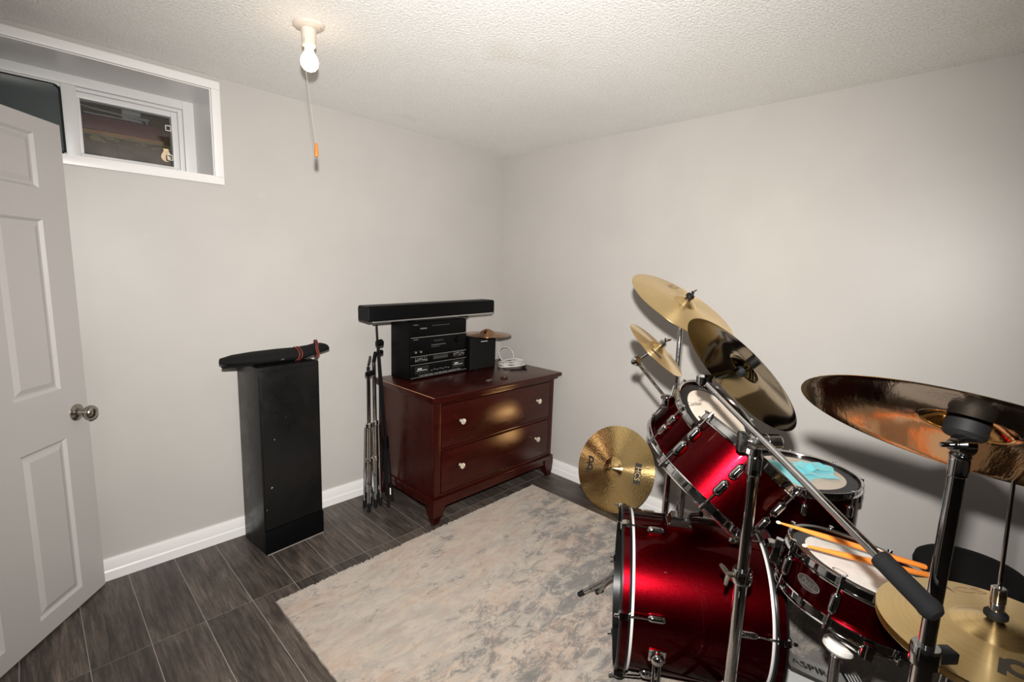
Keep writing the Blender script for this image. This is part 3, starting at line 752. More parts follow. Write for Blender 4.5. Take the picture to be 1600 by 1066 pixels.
badge(snare, 7*I_, LS*.5, math.radians(148))
lgm = MB(); ringpoly(lg_m := MB(), 0, 0, .015, .018, 24); xf(lg_m, RZ(math.radians(160)) @ TR(.128, 0, LS-.0112) @ Matrix.Diagonal((.7, 1, 1, 1))); lg_m.build('head_print', 'print', hs, False, 0)
# snare strainer
MB().box((7*I_, -.012, .03), (7*I_+.03, .012, .10), RZ(math.radians(102)), .003).build('strainer', 'chrome', snare)

# bass drum: local z = axis towards the drummer, local x = up, local y = towards the camera
BO = Vector((-1.062, -1.784, .288)); BAX = Vector((.543, -.839, 0)).normalized(); BR = 10*I_; BLn = .402
BM = frame(BO, BAX, (0, 0, 1))
bass = thing('bass_drum', 'big wine red bass drum lying on its side at the front of the kit', 'drum', BM, 'wine red drums of the kit')
MB().lathe([(BR, -.002), (BR, BLn+.002), (BR-.008, BLn+.002), (BR-.008, -.002)], 96, closed=True).build('shell', 'shell', bass)
for z, s in ((0, -1), (BLn, 1)):
    MB().lathe([(BR-.002, z-s*.002), (BR+.0055, z-s*.004), (BR+.007, z), (BR+.0055, z+s*.004), (BR-.002, z+s*.004)], 96, closed=True).build('flesh_hoop', 'hoop_strip', bass)
    hp = MB().lathe([(BR+.001, z+s*.005), (BR+.0125, z+s*.005), (BR+.0135, z+s*.008), (BR+.0135, z+s*.036), (BR+.0125, z+s*.0385), (BR+.001, z+s*.0385)], 96, closed=True).build('wooden_hoop', 'head_black', bass)
    MB().lathe([(BR+.0130, z+s*.0115), (BR+.0141, z+s*.0125), (BR+.0141, z+s*.0315), (BR+.0130, z+s*.0325)], 96, closed=True).build('hoop_inlay', 'shell', hp)
    MB().lathe([(0, z+s*.010), (BR+.001, z+s*.010), (BR+.001, z+s*.012), (0, z+s*.012)], 64).build('front_head' if s < 0 else 'batter_head', 'head_black' if s < 0 else 'head_white', bass)
    for i in range(6):
        a = math.radians(15+60*i); Q = RZ(a)
        lg_ = inst('lug', LUG_B, bass, Q @ TR(BR, 0, z-s*.072))
        MB().cyl((.015, 0, s*.025), (.024, 0, s*(.072+.048)), .0030, seg=8).build('tension_rod', 'chrome', lg_)
        rows = []
        for zz_, r0, r1, w in ((.006, .016, .024, .010), (.016, .0145, .030, .013), (.028, .0142, .031, .014), (.040, .0142, .027, .013), (.043, .004, .020, .011)):
            rows.append([(BR+r0, -w, z+s*zz_), (BR+r1, -w*.7, z+s*zz_), (BR+r1, w*.7, z+s*zz_), (BR+r0, w, z+s*zz_)])
        cm = MB().loft(rows, Q); cm.build('claw_hook', 'chrome', bass, smooth=30)
        MB().rod(Q @ Vector((BR+.024, 0, z+s*.043)), Q @ Vector((BR+.0245, 0, z+s*.056)), .0052, 8).build('key_rod_head', 'chrome', bass)
# near and far spurs
def spur(phi, zc, tip):
    Q = RZ(math.radians(phi)); mb = MB()
    mb.box((BR-.002, -.024, zc-.026), (BR+.006, .024, zc+.026), Q, .003)
    Cc = Q @ Vector((BR+.012, 0, zc)); br = MB(); br = mb; br.ball((0, 0, 0), .021, 16, (1, 1, 1), TR(Cc))
    o = mb.build('spur_bracket', 'chrome', bass)
    T_ = BM.inverted() @ Vector(tip); d = (T_-Cc).normalized(); sd = d.cross(Q @ Vector((1, 0, 0))).normalized()
    lm_ = MB()
    for k in (-1, 1): lm_.rod(Cc+sd*k*.009, Cc+(T_-Cc)*.9+sd*k*.006, .0046, 10)
    lm_.rod(Cc+(T_-Cc)*.80, Cc+(T_-Cc)*.93, .009, 12)
    lm_.build('spur_leg', 'chrome', o)
    MB().rod(Cc+(T_-Cc)*.90, T_, .0105, 14, .3).build('rubber_tip', 'rubber', o)
    return o
spur(103, .082, (-1.325, -2.035, .0245))
spur(-103, .082, (-.944, -1.494, .0245))
# badge-less tom bracket on top with two posts and arms
br_z = .155
mb = MB(); rows = []
for h_, wx, wz in ((-.006, .036, .040), (.006, .036, .040), (.012, .030, .034), (.030, .024, .026), (.034, .022, .024)):
    rows.append([(BR+h_, -wx, br_z-wz), (BR+h_, wx, br_z-wz), (BR+h_, wx, br_z+wz), (BR+h_, -wx, br_z+wz)])
hb_ = mb.loft(rows).build('tom_bracket', 'chrome', bass, smooth=30)
for s in (-1, 1):
    for q in (-1, 1): MB().ball((BR+.009, s*.029, br_z+q*.033), .005, 10).build('bolt', 'chrome', hb_)
top = BM @ Vector((BR+.03, 0, br_z))
ends = []
for (tc_, tn, off, nmz) in ((Vector((-.807, -1.95, .913)), N1, Vector((.012, .008, 0)), .095), (C2, N2, Vector((-.016, -.010, 0)), .10)):
    mid = tc_-tn*nmz
    p0 = top+off; p1 = Vector((p0.x, p0.y, mid.z-.02))
    rad = (p1-mid); rad = (rad-tn*rad.dot(tn)).normalized()
    hit = mid+rad*(6*I_+.012)
    MB().rod(p0, p1, .0105, 14).build('tom_post', 'chrome_worn', bass, True)
    MB().ball((0, 0, 0), .019, 14, (1, 1, 1), TR(p1)).build('ball_joint', 'chrome_worn', bass, True)
    MB().tube([p1, p1+(hit-p1)*.5+Vector((0, 0, .012)), hit], .007, 10).build('tom_arm', 'chrome_worn', bass, True)
    tt = tom1 if tn is N1 else tom2
    Mh = frame(mid+rad*(6*I_), rad, tn)
    MB().box((-.030, -.022, -.001), (.030, .022, .008), Mh, .003).rod(Mh @ Vector((-.02, 0, .014)), Mh @ Vector((.03, 0, .014)), .012, 14).build('mount_bracket', 'chrome', tt, True)
MB().rod(top+Vector((.03, -.02, .0)), top+Vector((.062, -.055, .005)), .0075, 10).build('wing_bolt', 'chrome', bass, True)
MB().rod(top+Vector((.054, -.046, .003)), top+Vector((.062, -.055, .005)), .010, 10).build('bolt_cap', 'rubber', bass, True)

# ------------------------------------------------------------------ stands
def wing_nut(mb, p, d, up, s=1.0):
    d = Vector(d).normalized(); up = Vector(up); up = (up-d*up.dot(d)).normalized(); p = Vector(p)
    mb.rod(p, p+d*.016*s, .0075*s, 10)
    for k in (-1, 1): mb.tube([p+d*.010*s, p+d*.018*s+up*k*.012*s, p+d*.024*s+up*k*.022*s], [.006*s, .0055*s, .004*s], 8)
    return mb
RUGT = .0125
def tripod(par, x, y, zc, zl, rad, a0, mtl, rl=.0065, n=3):
    for q in range(n):
        a = a0+2*PI*q/n; d = Vector((math.cos(a), math.sin(a), 0)); sd = Vector((-d.y, d.x, 0)); b = Vector((x, y, 0))
        lm = MB(); foot = b+d*rad+Vector((0, 0, .016+RUGT))
        for k in (-1, 1): lm.rod(b+Vector((0, 0, zc))+d*.018+sd*k*.007, foot+sd*k*.007, rl, 10)
        for k in (-1, 1): lm.rod(b+Vector((0, 0, zl))+d*.016+sd*k*.004, b+d*(rad*.52)+Vector((0, 0, zc*.48+.008))+sd*k*.004, .004, 8)
        l_ = lm.build('leg', mtl, par, True)
        f0 = foot+d*-.022+Vector((0, 0, .010))
        MB().rod(f0, foot+d*.012+Vector((0, 0, -.0052)), .0105, 12, .3).build('rubber_foot', 'rubber', l_, True)

# crash 1: straight stand behind the toms
C1 = Vector((-.660, -1.717, 1.271)); NC1 = Vector((-.02, -.542, .84)).normalized()
s1 = thing('cymbal_stand', 'straight chrome cymbal stand rising behind the rack toms', 'cymbal stand', TR(C1.x, C1.y, 0))
mb = MB().rod((C1.x, C1.y, .05), (C1.x, C1.y, .62), .0127, 16); mb.build('lower_tube', 'chrome_worn', s1, True)
MB().rod((C1.x, C1.y, .60), (C1.x, C1.y, 1.20), .0095, 16).build('upper_tube', 'chrome_worn', s1, True)
MB().rod((C1.x, C1.y, .585), (C1.x, C1.y, .635), .018, 18).rod((C1.x, C1.y, .34), (C1.x, C1.y, .38), .019, 18).rod((C1.x, C1.y, .10), (C1.x, C1.y, .13), .018, 18).build('collar', 'chrome', s1, True)
MB().ball((0, 0, 0), .016, 14, (1, 1, 1), TR(C1.x, C1.y, 1.205)).build('tilter', 'chrome', s1, True)
tb = C1+NC1*.058
MB().rod(Vector((C1.x, C1.y, 1.205)), tb+NC1*.022, .004, 10).build('tilter_stem', 'chrome', s1, True)
MB().rod(C1+NC1*.042, C1+NC1*.062, .0165, 18, .3).build('felt', 'rubber', s1, True)
wing_nut(MB(), tb+NC1*.004, NC1, (1, 0, 0), .8).build('wing_nut', 'chrome', s1, True)
MB().rod(C1+NC1*.004, C1+NC1*.034, .012, 14).build('sleeve', 'rubber', s1, True)
tripod(s1, C1.x, C1.y, .36, .12, .27, .35, 'chrome_worn')
PC1 = (.2286, .052, .022, .020)
cr1 = cymbal('crash_cymbal', 'gold crash cymbal, highest of all, seen from above against the wall', 'brass', pin(C1, NC1), *PC1, group=KIT)
on_cymbal(text_mb('MCS', .05, .0002, sx=1.1), cr1, *PC1, .155, math.radians(50), math.radians(-40), 'maker_print', 'print_grey')

# splash on a clamp arm fixed to the tom rim
CS = Vector((-.925, -1.753, 1.127)); NSp = Vector((.211, -.634, .744)).normalized()
PS = (.127, .034, .014, .010)
spl = cymbal('splash_cymbal', 'smallest gold cymbal on a short clamp arm left of the toms', 'brass', pin(CS, NSp), *PS, group=KIT)
on_cymbal(gridrect(.014, .046, 3, 6), spl, *PS, .075, math.radians(203), 0, 'logo_box', 'print')
sa = thing('cymbal_clamp_arm', 'short chrome clamp arm joining the small splash cymbal to the rear tom', 'clamp arm', TR(-.905, -1.79, .94))
tp = Vector((-.962, -1.700, 1.078)); cl_ = Vector((-.905, -1.792, .955))
MB().rod(tp+Vector((-.012, -.012, .004)), tp+Vector((.016, .016, -.004)), .0165, 18).build('tilter', 'chrome', sa, True)
MB().rod(tp, CS+NSp*.030, .0042, 10).build('tilter_stem', 'chrome', sa, True)
MB().rod(CS-NSp*.012, CS+NSp*.006, .009, 14).build('sleeve', 'rubber', sa, True)
MB().rod(CS+NSp*.022, CS+NSp*.040, .014, 18).build('stem_felt', 'chrome_worn', sa, True)
wing_nut(MB(), CS+NSp*.038, NSp, (1, 0, -.4), .85).build('wing_nut', 'chrome', sa, True)
MB().rod(tp, cl_, .0062, 12).build('arm_rod', 'chrome_worn', sa, True)
MB().rod(cl_+Vector((-.018, -.004, .004)), cl_+Vector((.05, .01, -.012)), .012, 14).box((-.020, -.014, -.02), (.020, .014, .02), TR(cl_+Vector((.025, .0, -.02))), .004).rod(cl_+Vector((.045, .0, -.005)), cl_+Vector((.062, -.004, .035)), .0045, 8).build('rim_clamp', 'chrome', sa, True)
wing_nut(MB(), tp+Vector((-.012, -.004, .014)), (-.3, -.2, .9), (1, 0, 0), .5).build('wing_nut', 'chrome', sa, True)

# boom stand in the foreground carrying the second crash
BPx, BPy = -1.263, -2.210
bs = thing('boom_cymbal_stand', 'tall chrome boom stand in front of the bass drum with foam grip', 'cymbal stand', TR(BPx, BPy, 0))
MB().rod((BPx, BPy, .03), (BPx, BPy, .625), .0158, 20).build('lower_tube', 'chrome', bs, True)
MB().rod((BPx, BPy, .58), (BPx, BPy, .955), .0140, 20).build('upper_tube', 'chrome', bs, True)
MB().lathe([(.0150, .612), (.0235, .614), (.0245, .620), (.0245, .645), (.0215, .650), (.0145, .650)], 24, TR(BPx, BPy, 0)).build('height_collar', 'chrome', bs, True)
LV = -CR
wing_nut(MB(), Vector((BPx, BPy, .634))+LV*.022, LV, CU*.8+CF*.5+CR*.5, 1.15).build('wing_bolt', 'knob_brass', bs, True)
MB().box((-.0145, -.006, .577), (.0165, .006, .595), TR(BPx, BPy, 0) @ RZ(-.2), 0).build('tape_mark', 'white_paper', bs, True, 0)
MB().lathe([(.0145, .905), (.0175, .908), (.0175, .952), (.0145, .957)], 20, TR(BPx, BPy, 0)).build('top_collar', 'chrome', bs, True)
# clamp barrel: horizontal along the image plane
hz = (CR-Vector((0, 0, CR.z))).normalized()
bc = Vector((BPx, BPy, .992))
MB().rod(bc-hz*.018, bc+hz*.060, .0200, 22).build('clamp_barrel', 'chrome_worn', bs, True)
MB().rod(bc+hz*.022, bc+hz*.025, .0212, 22).build('barrel_ring', 'chrome', bs, True)
MB().rod(Vector((BPx, BPy, .95)), bc, .0135, 18).build('neck', 'chrome', bs, True)
fb = bc-hz*.036; Mx = frame(fb, hz, (0, 0, 1))
MB().box((-.026, -.012, -.011), (.024, .012, .008), Mx, .005).rod(fb, bc-hz*.01, .009, 14).build('t_handle', 'chrome_worn', bs, True)
GA = Vector((-1.155, -2.024, 1.096)); GB = Vector((-1.506, -2.570, .860))
gd = (GB-GA).normalized()
bo_ = bc+hz*.045
# the boom tube is held by the barrel
MB().rod(GA, GA+gd*.60, .0088, 16).build('boom_arm', 'chrome_worn', bs, True)
MB().rod(GA+gd*.06, GA+gd*.066, .0100, 16).build('memory_lock', 'chrome', bs, True)
mbg = MB(); LG = (GB-GA).length
Mg = frame(GB, -gd, (0, 0, 1))
mbg.lathe([(0, -.004), (.012, -.003), (.0178, .004), (.0184, .012), (.0172, .02), (.0172, .094), (.0178, .100), (.0160, .107), (.0095, .110), (0, .110)], 22, Mg); mbg.build('foam_grip', 'foam', bs, True)
# tilter of the boom
Tc = GA
upv = Vector((0, 0, 1))
MB().rod(Tc-upv*.014, Tc+upv*.020, .0215, 24, .2).build('tilter', 'chrome', bs, True)
MB().lathe([(0, .0225), (.008, .0225), (.012, .021), (.014, .0205)], 20, TR(Tc)).build('tilter_cap', 'alu', bs, True)
wing_nut(MB(), Tc-upv*.014, -upv, hz, .55).build('wing_nut', 'chrome', bs, True)
CC2 = Vector((-1.065, -2.083, 1.114)); NC2 = Vector((.611, -.491, .62)).normalized()
stem_a = Tc+Vector((.018, -.018, .009)); stem_b = CC2+NC2*.036
MB().rod(Tc+upv*.004, stem_a+(stem_b-stem_a)*.5, .0075, 12).rod(stem_a, stem_b, .0055, 10).build('tilter_stem', 'chrome', bs, True)
MB().rod(CC2+NC2*.002, CC2+NC2*.022, .016, 18).build('felt', 'rubber', bs, True)
wing_nut(MB(), CC2+NC2*.048, NC2, (0, 0, 1), .8).build('wing_nut', 'chrome', bs, True)
tripod(bs, BPx, BPy, .30, .06, .24, 3.4, 'chrome_worn')
PC2 = (.2032, .050, .024, .027)
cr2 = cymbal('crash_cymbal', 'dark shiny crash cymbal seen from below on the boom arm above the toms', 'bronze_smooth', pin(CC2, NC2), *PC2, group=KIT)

# ride on its stand, right foreground
RP = Vector((-1.451, -2.565, 1.145)); RN = Vector((.458, -.116, .881)).normalized()
rs_ = thing('ride_cymbal_stand', 'chrome cymbal stand in the right foreground under the big ride', 'cymbal stand', TR(-1.455, -2.566, 0))
rx, ry = -1.455, -2.566
MB().rod((rx, ry, .72), (rx, ry, 1.105), .0118, 22).build('upper_tube', 'chrome', rs_, True)
MB().rod((rx, ry, .03), (rx, ry, .765), .0150, 22).build('lower_tube', 'chrome', rs_, True)
MB().lathe([(.0135, .735), (.0215, .737), (.0215, .768), (.0195, .772), (.012, .772)], 24, TR(rx, ry, 0)).build('height_collar', 'chrome', rs_, True)
MB().box((.016, -.012, .742), (.052, .012, .763), TR(rx, ry, 0) @ RZ(-.75), .003).build('collar_clamp', 'black_metal', rs_, True, 30)
MB().lathe([(.0120, 1.045), (.0138, 1.047), (.0138, 1.072), (.0128, 1.076), (.0145, 1.078), (.0148, 1.082), (.0120, 1.084), (0, 1.084)], 22, TR(rx, ry, .036)).build('top_sleeve', 'chrome', rs_, True)
rt = Vector((rx, ry, 1.134))
MB().rod(rt-hz*.013, rt+hz*.015, .0175, 22, .3).build('tilter', 'chrome', rs_, True)
MB().rod(rt-hz*.014, rt-hz*.036, .0042, 10).rod(rt-hz*.013, rt-hz*.021, .009, 12).build('tilter_screw', 'chrome', rs_, True)
MB().rod(rt, RP+RN*.060, .004, 10).build('tilter_stem', 'chrome', rs_, True)
MB().rod(RP+RN*.002, RP+RN*.038, .0285, 24, .1).build('felt', 'rubber', rs_, True)
wing_nut(MB(), RP+RN*.055, RN, (0, 1, 0), .8).build('wing_nut', 'chrome', rs_, True)
tripod(rs_, rx, ry, .30, .06, .24, 2.7, 'chrome_worn')
PR = (.236, .062, .026, .022)
ride = cymbal('ride_cymbal', 'big ride cymbal cut by the right frame edge, orange reflections underneath', 'bronze_orange', pin(RP, RN), *PR, group=KIT)

# hi-hat
HC = Vector((-1.265, -2.656, .735)); HN = Vector((-.01, .042, .999)).normalized()
hh = thing('hi_hat_stand', 'hi-hat stand with pull rod through the two bottom-right cymbals', 'hi-hat stand', TR(HC.x, HC.y, 0))
def hp_(z): return HC+HN*z
MB().rod(hp_(-.045), hp_(.42), .0032, 10).build('pull_rod', 'chrome', hh, True)
MB().rod((HC.x, HC.y, .03), hp_(-.06), .0127, 16).build('tube', 'chrome', hh, True)
MB().rod(hp_(-.075), hp_(-.052), .022, 18).build('seat_cup', 'rubber', hh, True)
MB().rod(hp_(.034), hp_(.052), .0175, 20, .3).build('felt', 'rubber', hh, True)
MB().lathe([(0, .050), (.0105, .050), (.0105, .065), (.009, .067), (.0115, .069), (.0115, .096), (.009, .098), (0, .098)], 18, frame(HC, HN)).build('clutch', 'chrome_worn', hh, True)
wing_nut(MB(), hp_(.09)+hz*.010+CF*.006, hz*.5+CF*.5+CU*.5, CU, .6).build('clutch_screw', 'chrome', hh, True)
tripod(hh, HC.x, HC.y, .26, .05, .22, -1.2, 'chrome_worn')
MB().box((-.04, -.12, .012), (.04, .12, .02), TR(HC.x, HC.y-.20, 0) @ RZ(.1), .003).build('foot_pedal', 'alu', hh, True)
PH = (.1778, .062, .019, .014)
hat1 = cymbal('hi_hat_cymbal', 'upper hi-hat cymbal with lathed rings, bottom right corner', 'brass', pin(HC, HN), *PH, group=KIT)
HM2 = pin(HC-HN*.016+Vector((0, 0, .0)), HN) @ Matrix.Diagonal((1, 1, -1, 1))
lowp = MB().lathe([(r, -z) for r, z in [(.006, cym_z(.006, *PH))]+[(PH[1]*t_, cym_z(PH[1]*t_, *PH)) for t_ in (.3, .6, .85, .999)]+[(PH[1]+(PH[0]-PH[1])*t_, cym_z(PH[1]+(PH[0]-PH[1])*t_, *PH)) for t_ in (.1, .3, .6, .9, 1)]]+[(PH[0], .0012)]+[(r, -z+.0016) for r, z in reversed([(PH[1]*t_, cym_z(PH[1]*t_, *PH)) for t_ in (.3, .6, .85, .999)]+[(PH[1]+(PH[0]-PH[1])*t_, cym_z(PH[1]+(PH[0]-PH[1])*t_, *PH)) for t_ in (.1, .3, .6, .9)])], 72, closed=False)
mthing(lowp, 'hi_hat_cymbal', 'brass', 'lower hi-hat cymbal, its edge peeking out beneath the upper one', 'cymbal', pin(HC-HN*.016, HN), KIT, 50)
on_cymbal(text_mb('MCS', .036, .0002, sx=1.6), hat1, *PH, .135, math.radians(22), math.radians(-70), 'maker_print', 'print_grey')
lg2 = MB(); ringpoly(lg2, -.020, .0, .011, .021); ringpoly(lg2, .022, .0, .011, .021); rect2(lg2, -.005, .006, -.03, .0); rect2(lg2, -.045, -.034, -.03, .01)
on_cymbal(lg2, hat1, *PH, .112, math.radians(206), math.radians(60), 'maker_mark', 'print')

# snare stand
SB = Vector((-1.025, -2.44, .668))-NS*(LS+.004)
ss = thing('snare_stand', 'low chrome snare stand with a pale round hub under the snare drum', 'snare stand', TR(SB.x, SB.y, 0))
hubc = SB-NS*.10
MB().rod((SB.x-.01, SB.y+.01, .04), hubc-NS*.03, .0125, 16).build('tube', 'chrome_worn', ss, True)
MB().rod(hubc-NS*.022, hubc+NS*.008, .036, 26, .3).build('basket_hub', 'head_white', ss, True)
for q in range(3):
    a = math.radians(75+120*q); X = frame(SB, NS)
    d = X.to_3x3() @ Vector((math.cos(a), math.sin(a), 0)); 
    e0 = SB+d*(7*I_+.014); 
    am = MB().rod(hubc+NS*.012, e0-NS*.004, .0065, 10).box((-.010, -.012, -.01), (.014, .012, .026), frame(e0, NS, d), .003); am.build('basket_arm', 'chrome', ss, True)
wing_nut(MB(), hubc-NS*.035, (.6, -.5, -.1), (0, 0, 1), 1).build('wing_nut', 'chrome', ss, True)
tripod(ss, SB.x-.01, SB.y+.01, .24, .07, .22, 2.5, 'chrome_worn')

# bass drum pedal
PB = BO+BAX*(BLn+.055); PB = Vector((PB.x, PB.y, 0))
pd = thing('bass_drum_pedal', 'black bass drum pedal with silver plate on the rug behind the bass drum', 'drum pedal', frame(PB+Vector((0, 0, .0125)), (0, 0, 1), BAX))
MB().box((.0, -.05, 0), (.34, .05, .012), bev=.003).build('base_plate', 'black_metal', pd, smooth=30)
rows = []
for x, z, w in ((.09, .080, .036), (.16, .058, .040), (.25, .032, .043), (.285, .022, .043)): rows.append([(x, -w, z), (x, w, z), (x, w, z+.010), (x, -w, z+.010)])
MB().loft(rows).build('footboard', 'alu', pd, smooth=30)
MB().box((.285, -.045, .013), (.345, .045, .034), bev=.003).build('heel_plate', 'black_metal', pd, smooth=30)
MB().loft([[(.045, -.043, .0125), (.285, -.043, .0125), (.285, .043, .0125), (.045, .043, .0125)], [(.045, -.043, .0135), (.285, -.043, .0135), (.285, .043, .0135), (.045, .043, .0135)]]).build('name_plate', 'label_silver', pd, smooth=0)
tp_ = text_mb('ASPIRE', .040, .0006, sx=1.25)
sl = math.atan2(.058-.032, -.09)
xf(tp_, Matrix.Translation((.175, 0, .0655)) @ Matrix.Rotation(.27, 4, 'Y')); tp_.build('plate_lettering', 'print', pd, False, 0)
for s in (-1, 1): MB().rod((.01, s*.045, .012), (.01, s*.045, .16), .007, 10).build('pedal_post', 'chrome', pd)
MB().rod((.01, -.05, .155), (.01, .05, .155), .0065, 10).rod((.01, 0, .155), (-.012, 0, .30), .0035, 8).build('beater_shaft', 'chrome', pd)
MB().ball((-.014, 0, .305), .024, 16, (.8, 1, 1)).build('beater_head', 'head_white', pd)
for q in range(5): MB().box((.292+q*.010, -.040, .034), (.296+q*.010, .040, .036)).build('grip_rib', 'label_silver', pd, smooth=0)

# throne
TC = Vector((-.315, -2.659, .448)); TRr = .152
tn_ = thing('drum_throne', 'round black padded drum stool behind the hi-hat', 'stool', TR(TC.x, TC.y, 0))
MB().lathe([(0, .005), (TRr*.6, .003), (TRr*.9, -.004), (TRr*.985, -.016), (TRr*1.0, -.035), (TRr*.99, -.07), (TRr*.93, -.085), (0, -.087)], 48, TR(TC)).build('seat_cushion', 'black_cloth', tn_, True)
MB().lathe([(TRr*.995, -.030), (TRr*1.012, -.034), (TRr*.995, -.038)], 48, TR(TC)).build('seat_piping', 'black_plastic', tn_, True)
MB().rod((TC.x, TC.y, .04), (TC.x, TC.y, TC.z-.08), .0135, 16).build('post', 'chrome_worn', tn_, True)
tripod(tn_, TC.x, TC.y, .25, .06, .22, .9, 'chrome_worn')

# sticks on the snare
def stick(lbl, A, B):
    A = Vector(A); B = Vector(B); L = (B-A).length; Mq = frame(A, B-A, (0, 0, 1))
    t = thing('drumstick', lbl, 'drumstick', Mq, 'orange drumsticks on the snare')
    MB().lathe([(.0022, .010), (.0030, .016), (.0045, .05), (.0066, .10), (.0072, .13), (.0073, L-.004), (.0055, L), (0, L)], 16).build('shaft', 'stick', t)
    MB().lathe([(0, 0), (.0028, .0008), (.0046, .005), (.0040, .010), (.0022, .0125)], 14).build('tip', 'stick_tip', t)
NSZ = lambda x, y: .668-((x+1.025)*.15+(y+2.44)*-.135)/.98
def sp_(x, y, h): return (x, y, NSZ(x, y)+h)
stick('orange drumstick lying across the snare, its tip overhanging the far rim', sp_(-1.083, -2.232, .0155), sp_(-.884, -2.548, .0155))
stick('shorter-looking orange drumstick nearer the viewer on the snare head', sp_(-1.163, -2.315, .0155), sp_(-.935, -2.560, .0155))

# cloth on the floor tom
def cloth_grid(poly_fn, n, m_):
    vs = []; fs = []
    for j in range(m_+1):
        for i in range(n+1): vs.append(poly_fn(i/n, j/m_))
    for j in range(m_):
        for i in range(n): q = j*(n+1)+i; fs.append((q, q+1, q+n+2, q+n+1))
    return MB().add(vs, fs)
cm = MB()
def lay(c, w, h, rot, z, amp, ph):
    def f(u, v):
        x = (u-.5)*w*(1+.10*math.sin(v*5+ph)); y = (v-.5)*h*(1+.12*math.sin(u*6+ph*2))
        zz_ = z+amp*(.5+.5*math.sin(u*7+ph+v*3))*(.4+.6*math.sin(PI*u))+amp*.6*math.sin(v*9+ph)*math.sin(PI*v)
        p = RZ(rot) @ Vector((x, y, 0)); return Vector((c[0]+p.x, c[1]+p.y, max(zz_, z)))
    return cloth_grid(f, 22, 18)
CZ = .653-.012+.0015
cth = thing('cleaning_cloth', 'crumpled turquoise cleaning cloth on the floor tom head', 'cloth', TR(-.41, -2.15, CZ))
def thick(mb, h):
    n = len(mb.v); vs = list(mb.v)+[v-Vector((0, 0, h)) for v in mb.v]; fs = list(mb.f)+[list(reversed([i+n for i in f])) for f in mb.f]
    from collections import Counter
    cnt = Counter(); 
    for f in mb.f:
        for a, b in zip(f, f[1:]+f[:1]) if isinstance(f, list) else zip(f, tuple(f[1:])+tuple(f[:1])): cnt[(a, b)] += 1
    for (a, b) in list(cnt):
        if (b, a) not in cnt: fs.append([a, b, b+n, a+n])
    return MB().add(vs, fs)
thick(lay((-.455, -2.105), .15, .20, -.25, CZ, .003, .4), .0012).build('cloth_sheet', 'teal', cth, True, 60)
thick(lay((-.375, -2.175), .13, .15, .5, CZ+.005, .012, 1.7), .0012).build('folded_layer', 'teal', cth, True, 60)
thick(lay((-.365, -2.165), .085, .11, .9, CZ+.014, .012, 3.1), .0012).build('top_fold', 'teal', cth, True, 60)

# ------------------------------------------------------------------ left group: black tower, bag, folded stands
TM = Matrix.Translation((-1.790, -.279, 0)) @ RZ(.085)
tw_ = thing('tall_black_cabinet', 'tall narrow scuffed black box cabinet standing against the back wall', 'cabinet', TM)
TWd, TDp, TH_ = .292, .235, .915
MB().box((0, .006, 0), (TWd, TDp, TH_), bev=.002).build('carcass', 'black_board', tw_, smooth=30)
MB().box((.006, -.002, .125), (TWd-.004, .007, TH_-.018), bev=.004).build('front_panel', 'black_board', tw_, smooth=30)
MB().box((0, -.004, 0), (TWd, .007, .122), bev=.002).build('plinth', 'black_plastic', tw_, smooth=30)
MB().box((.004, -.0065, 0), (TWd-.002, -.003, .0035)).build('worn_edge_strip', 'seam', tw_, smooth=0)
# stick bag
bg = thing('stick_bag', 'floppy black drumstick bag with red-striped straps on top of the tall cabinet', 'bag', TM @ TR(.15, .11, TH_+.0005))
rows = []; n = 16
prof = [(-.262, .006, .020, .022), (-.255, .014, .040, .020), (-.20, .022, .065, .014), (-.12, .028, .075, .010), (0, .030, .075, .006), (.10, .030, .070, .010), (.15, .027, .060, .016), (.19, .026, .048, .024), (.225, .022, .040, .030), (.245, .014, .028, .034), (.252, .005, .012, .036)]
for x, h, w, zc in prof:
    base = zc-.006 if abs(x) > .145 else 0
    rows.append([(x, w*math.cos(2*PI*k/n), max(base, base+h+h*math.sin(2*PI*k/n)*1.0)+.004*math.sin(k*2.1+x*40)*(.5 if math.sin(2*PI*k/n) > 0 else 0)) for k in range(n)])
MB().loft(rows).build('bag_body', 'black_cloth', bg, smooth=60)
MB().loft([[(x, w*.75*math.cos(2*PI*k/10)-.02, z_+.006*math.sin(2*PI*k/10)) for k in range(10)] for x, w, z_ in ((-.262, .02, .006), (-.22, .05, .0065), (-.145, .06, .007))]).build('lower_flap', 'black_cloth', bg, smooth=60)
def strap(x, tw2, w):
    for k in (-1, 1):
        pts = []
        for i in range(11):
            a = PI*(.06+.60*i/10)+PI*.62; y = -.078*math.cos(a-PI*.62-PI*.5+PI*.5)*1.0; 
            th_ = -PI*.30+PI*.80*i/10; pts.append((x+k*.007+tw2*i*.002, -.076*math.cos(th_), .030+.034*math.sin(th_)))
        MB().tube(pts, .0022, 6).build('strap_stripe', 'red_strap', bg)
strap(.062, .8, .01); 
MB().tube([(.150, -.060, .010), (.155, -.072, .03), (.150, -.066, .055), (.165, -.045, .078), (.172, -.02, .085), (.185, -.01, .066)], [.009, .009, .008, .008, .009, .007], 8).build('tie_loop', 'black_cloth', bg)
for dx in (-.004, .005): MB().tube([(.150+dx, -.069, .010), (.155+dx, -.0815, .03), (.150+dx, -.0755, .055), (.163+dx, -.054, .079), (.170+dx, -.030, .093)], .0022, 6).build('strap_stripe', 'red_strap', bg)
MB().box((-.03, -.0785, .020), (-.015, -.076, .0245)).build('zip_pull', 'alu', bg, smooth=0)

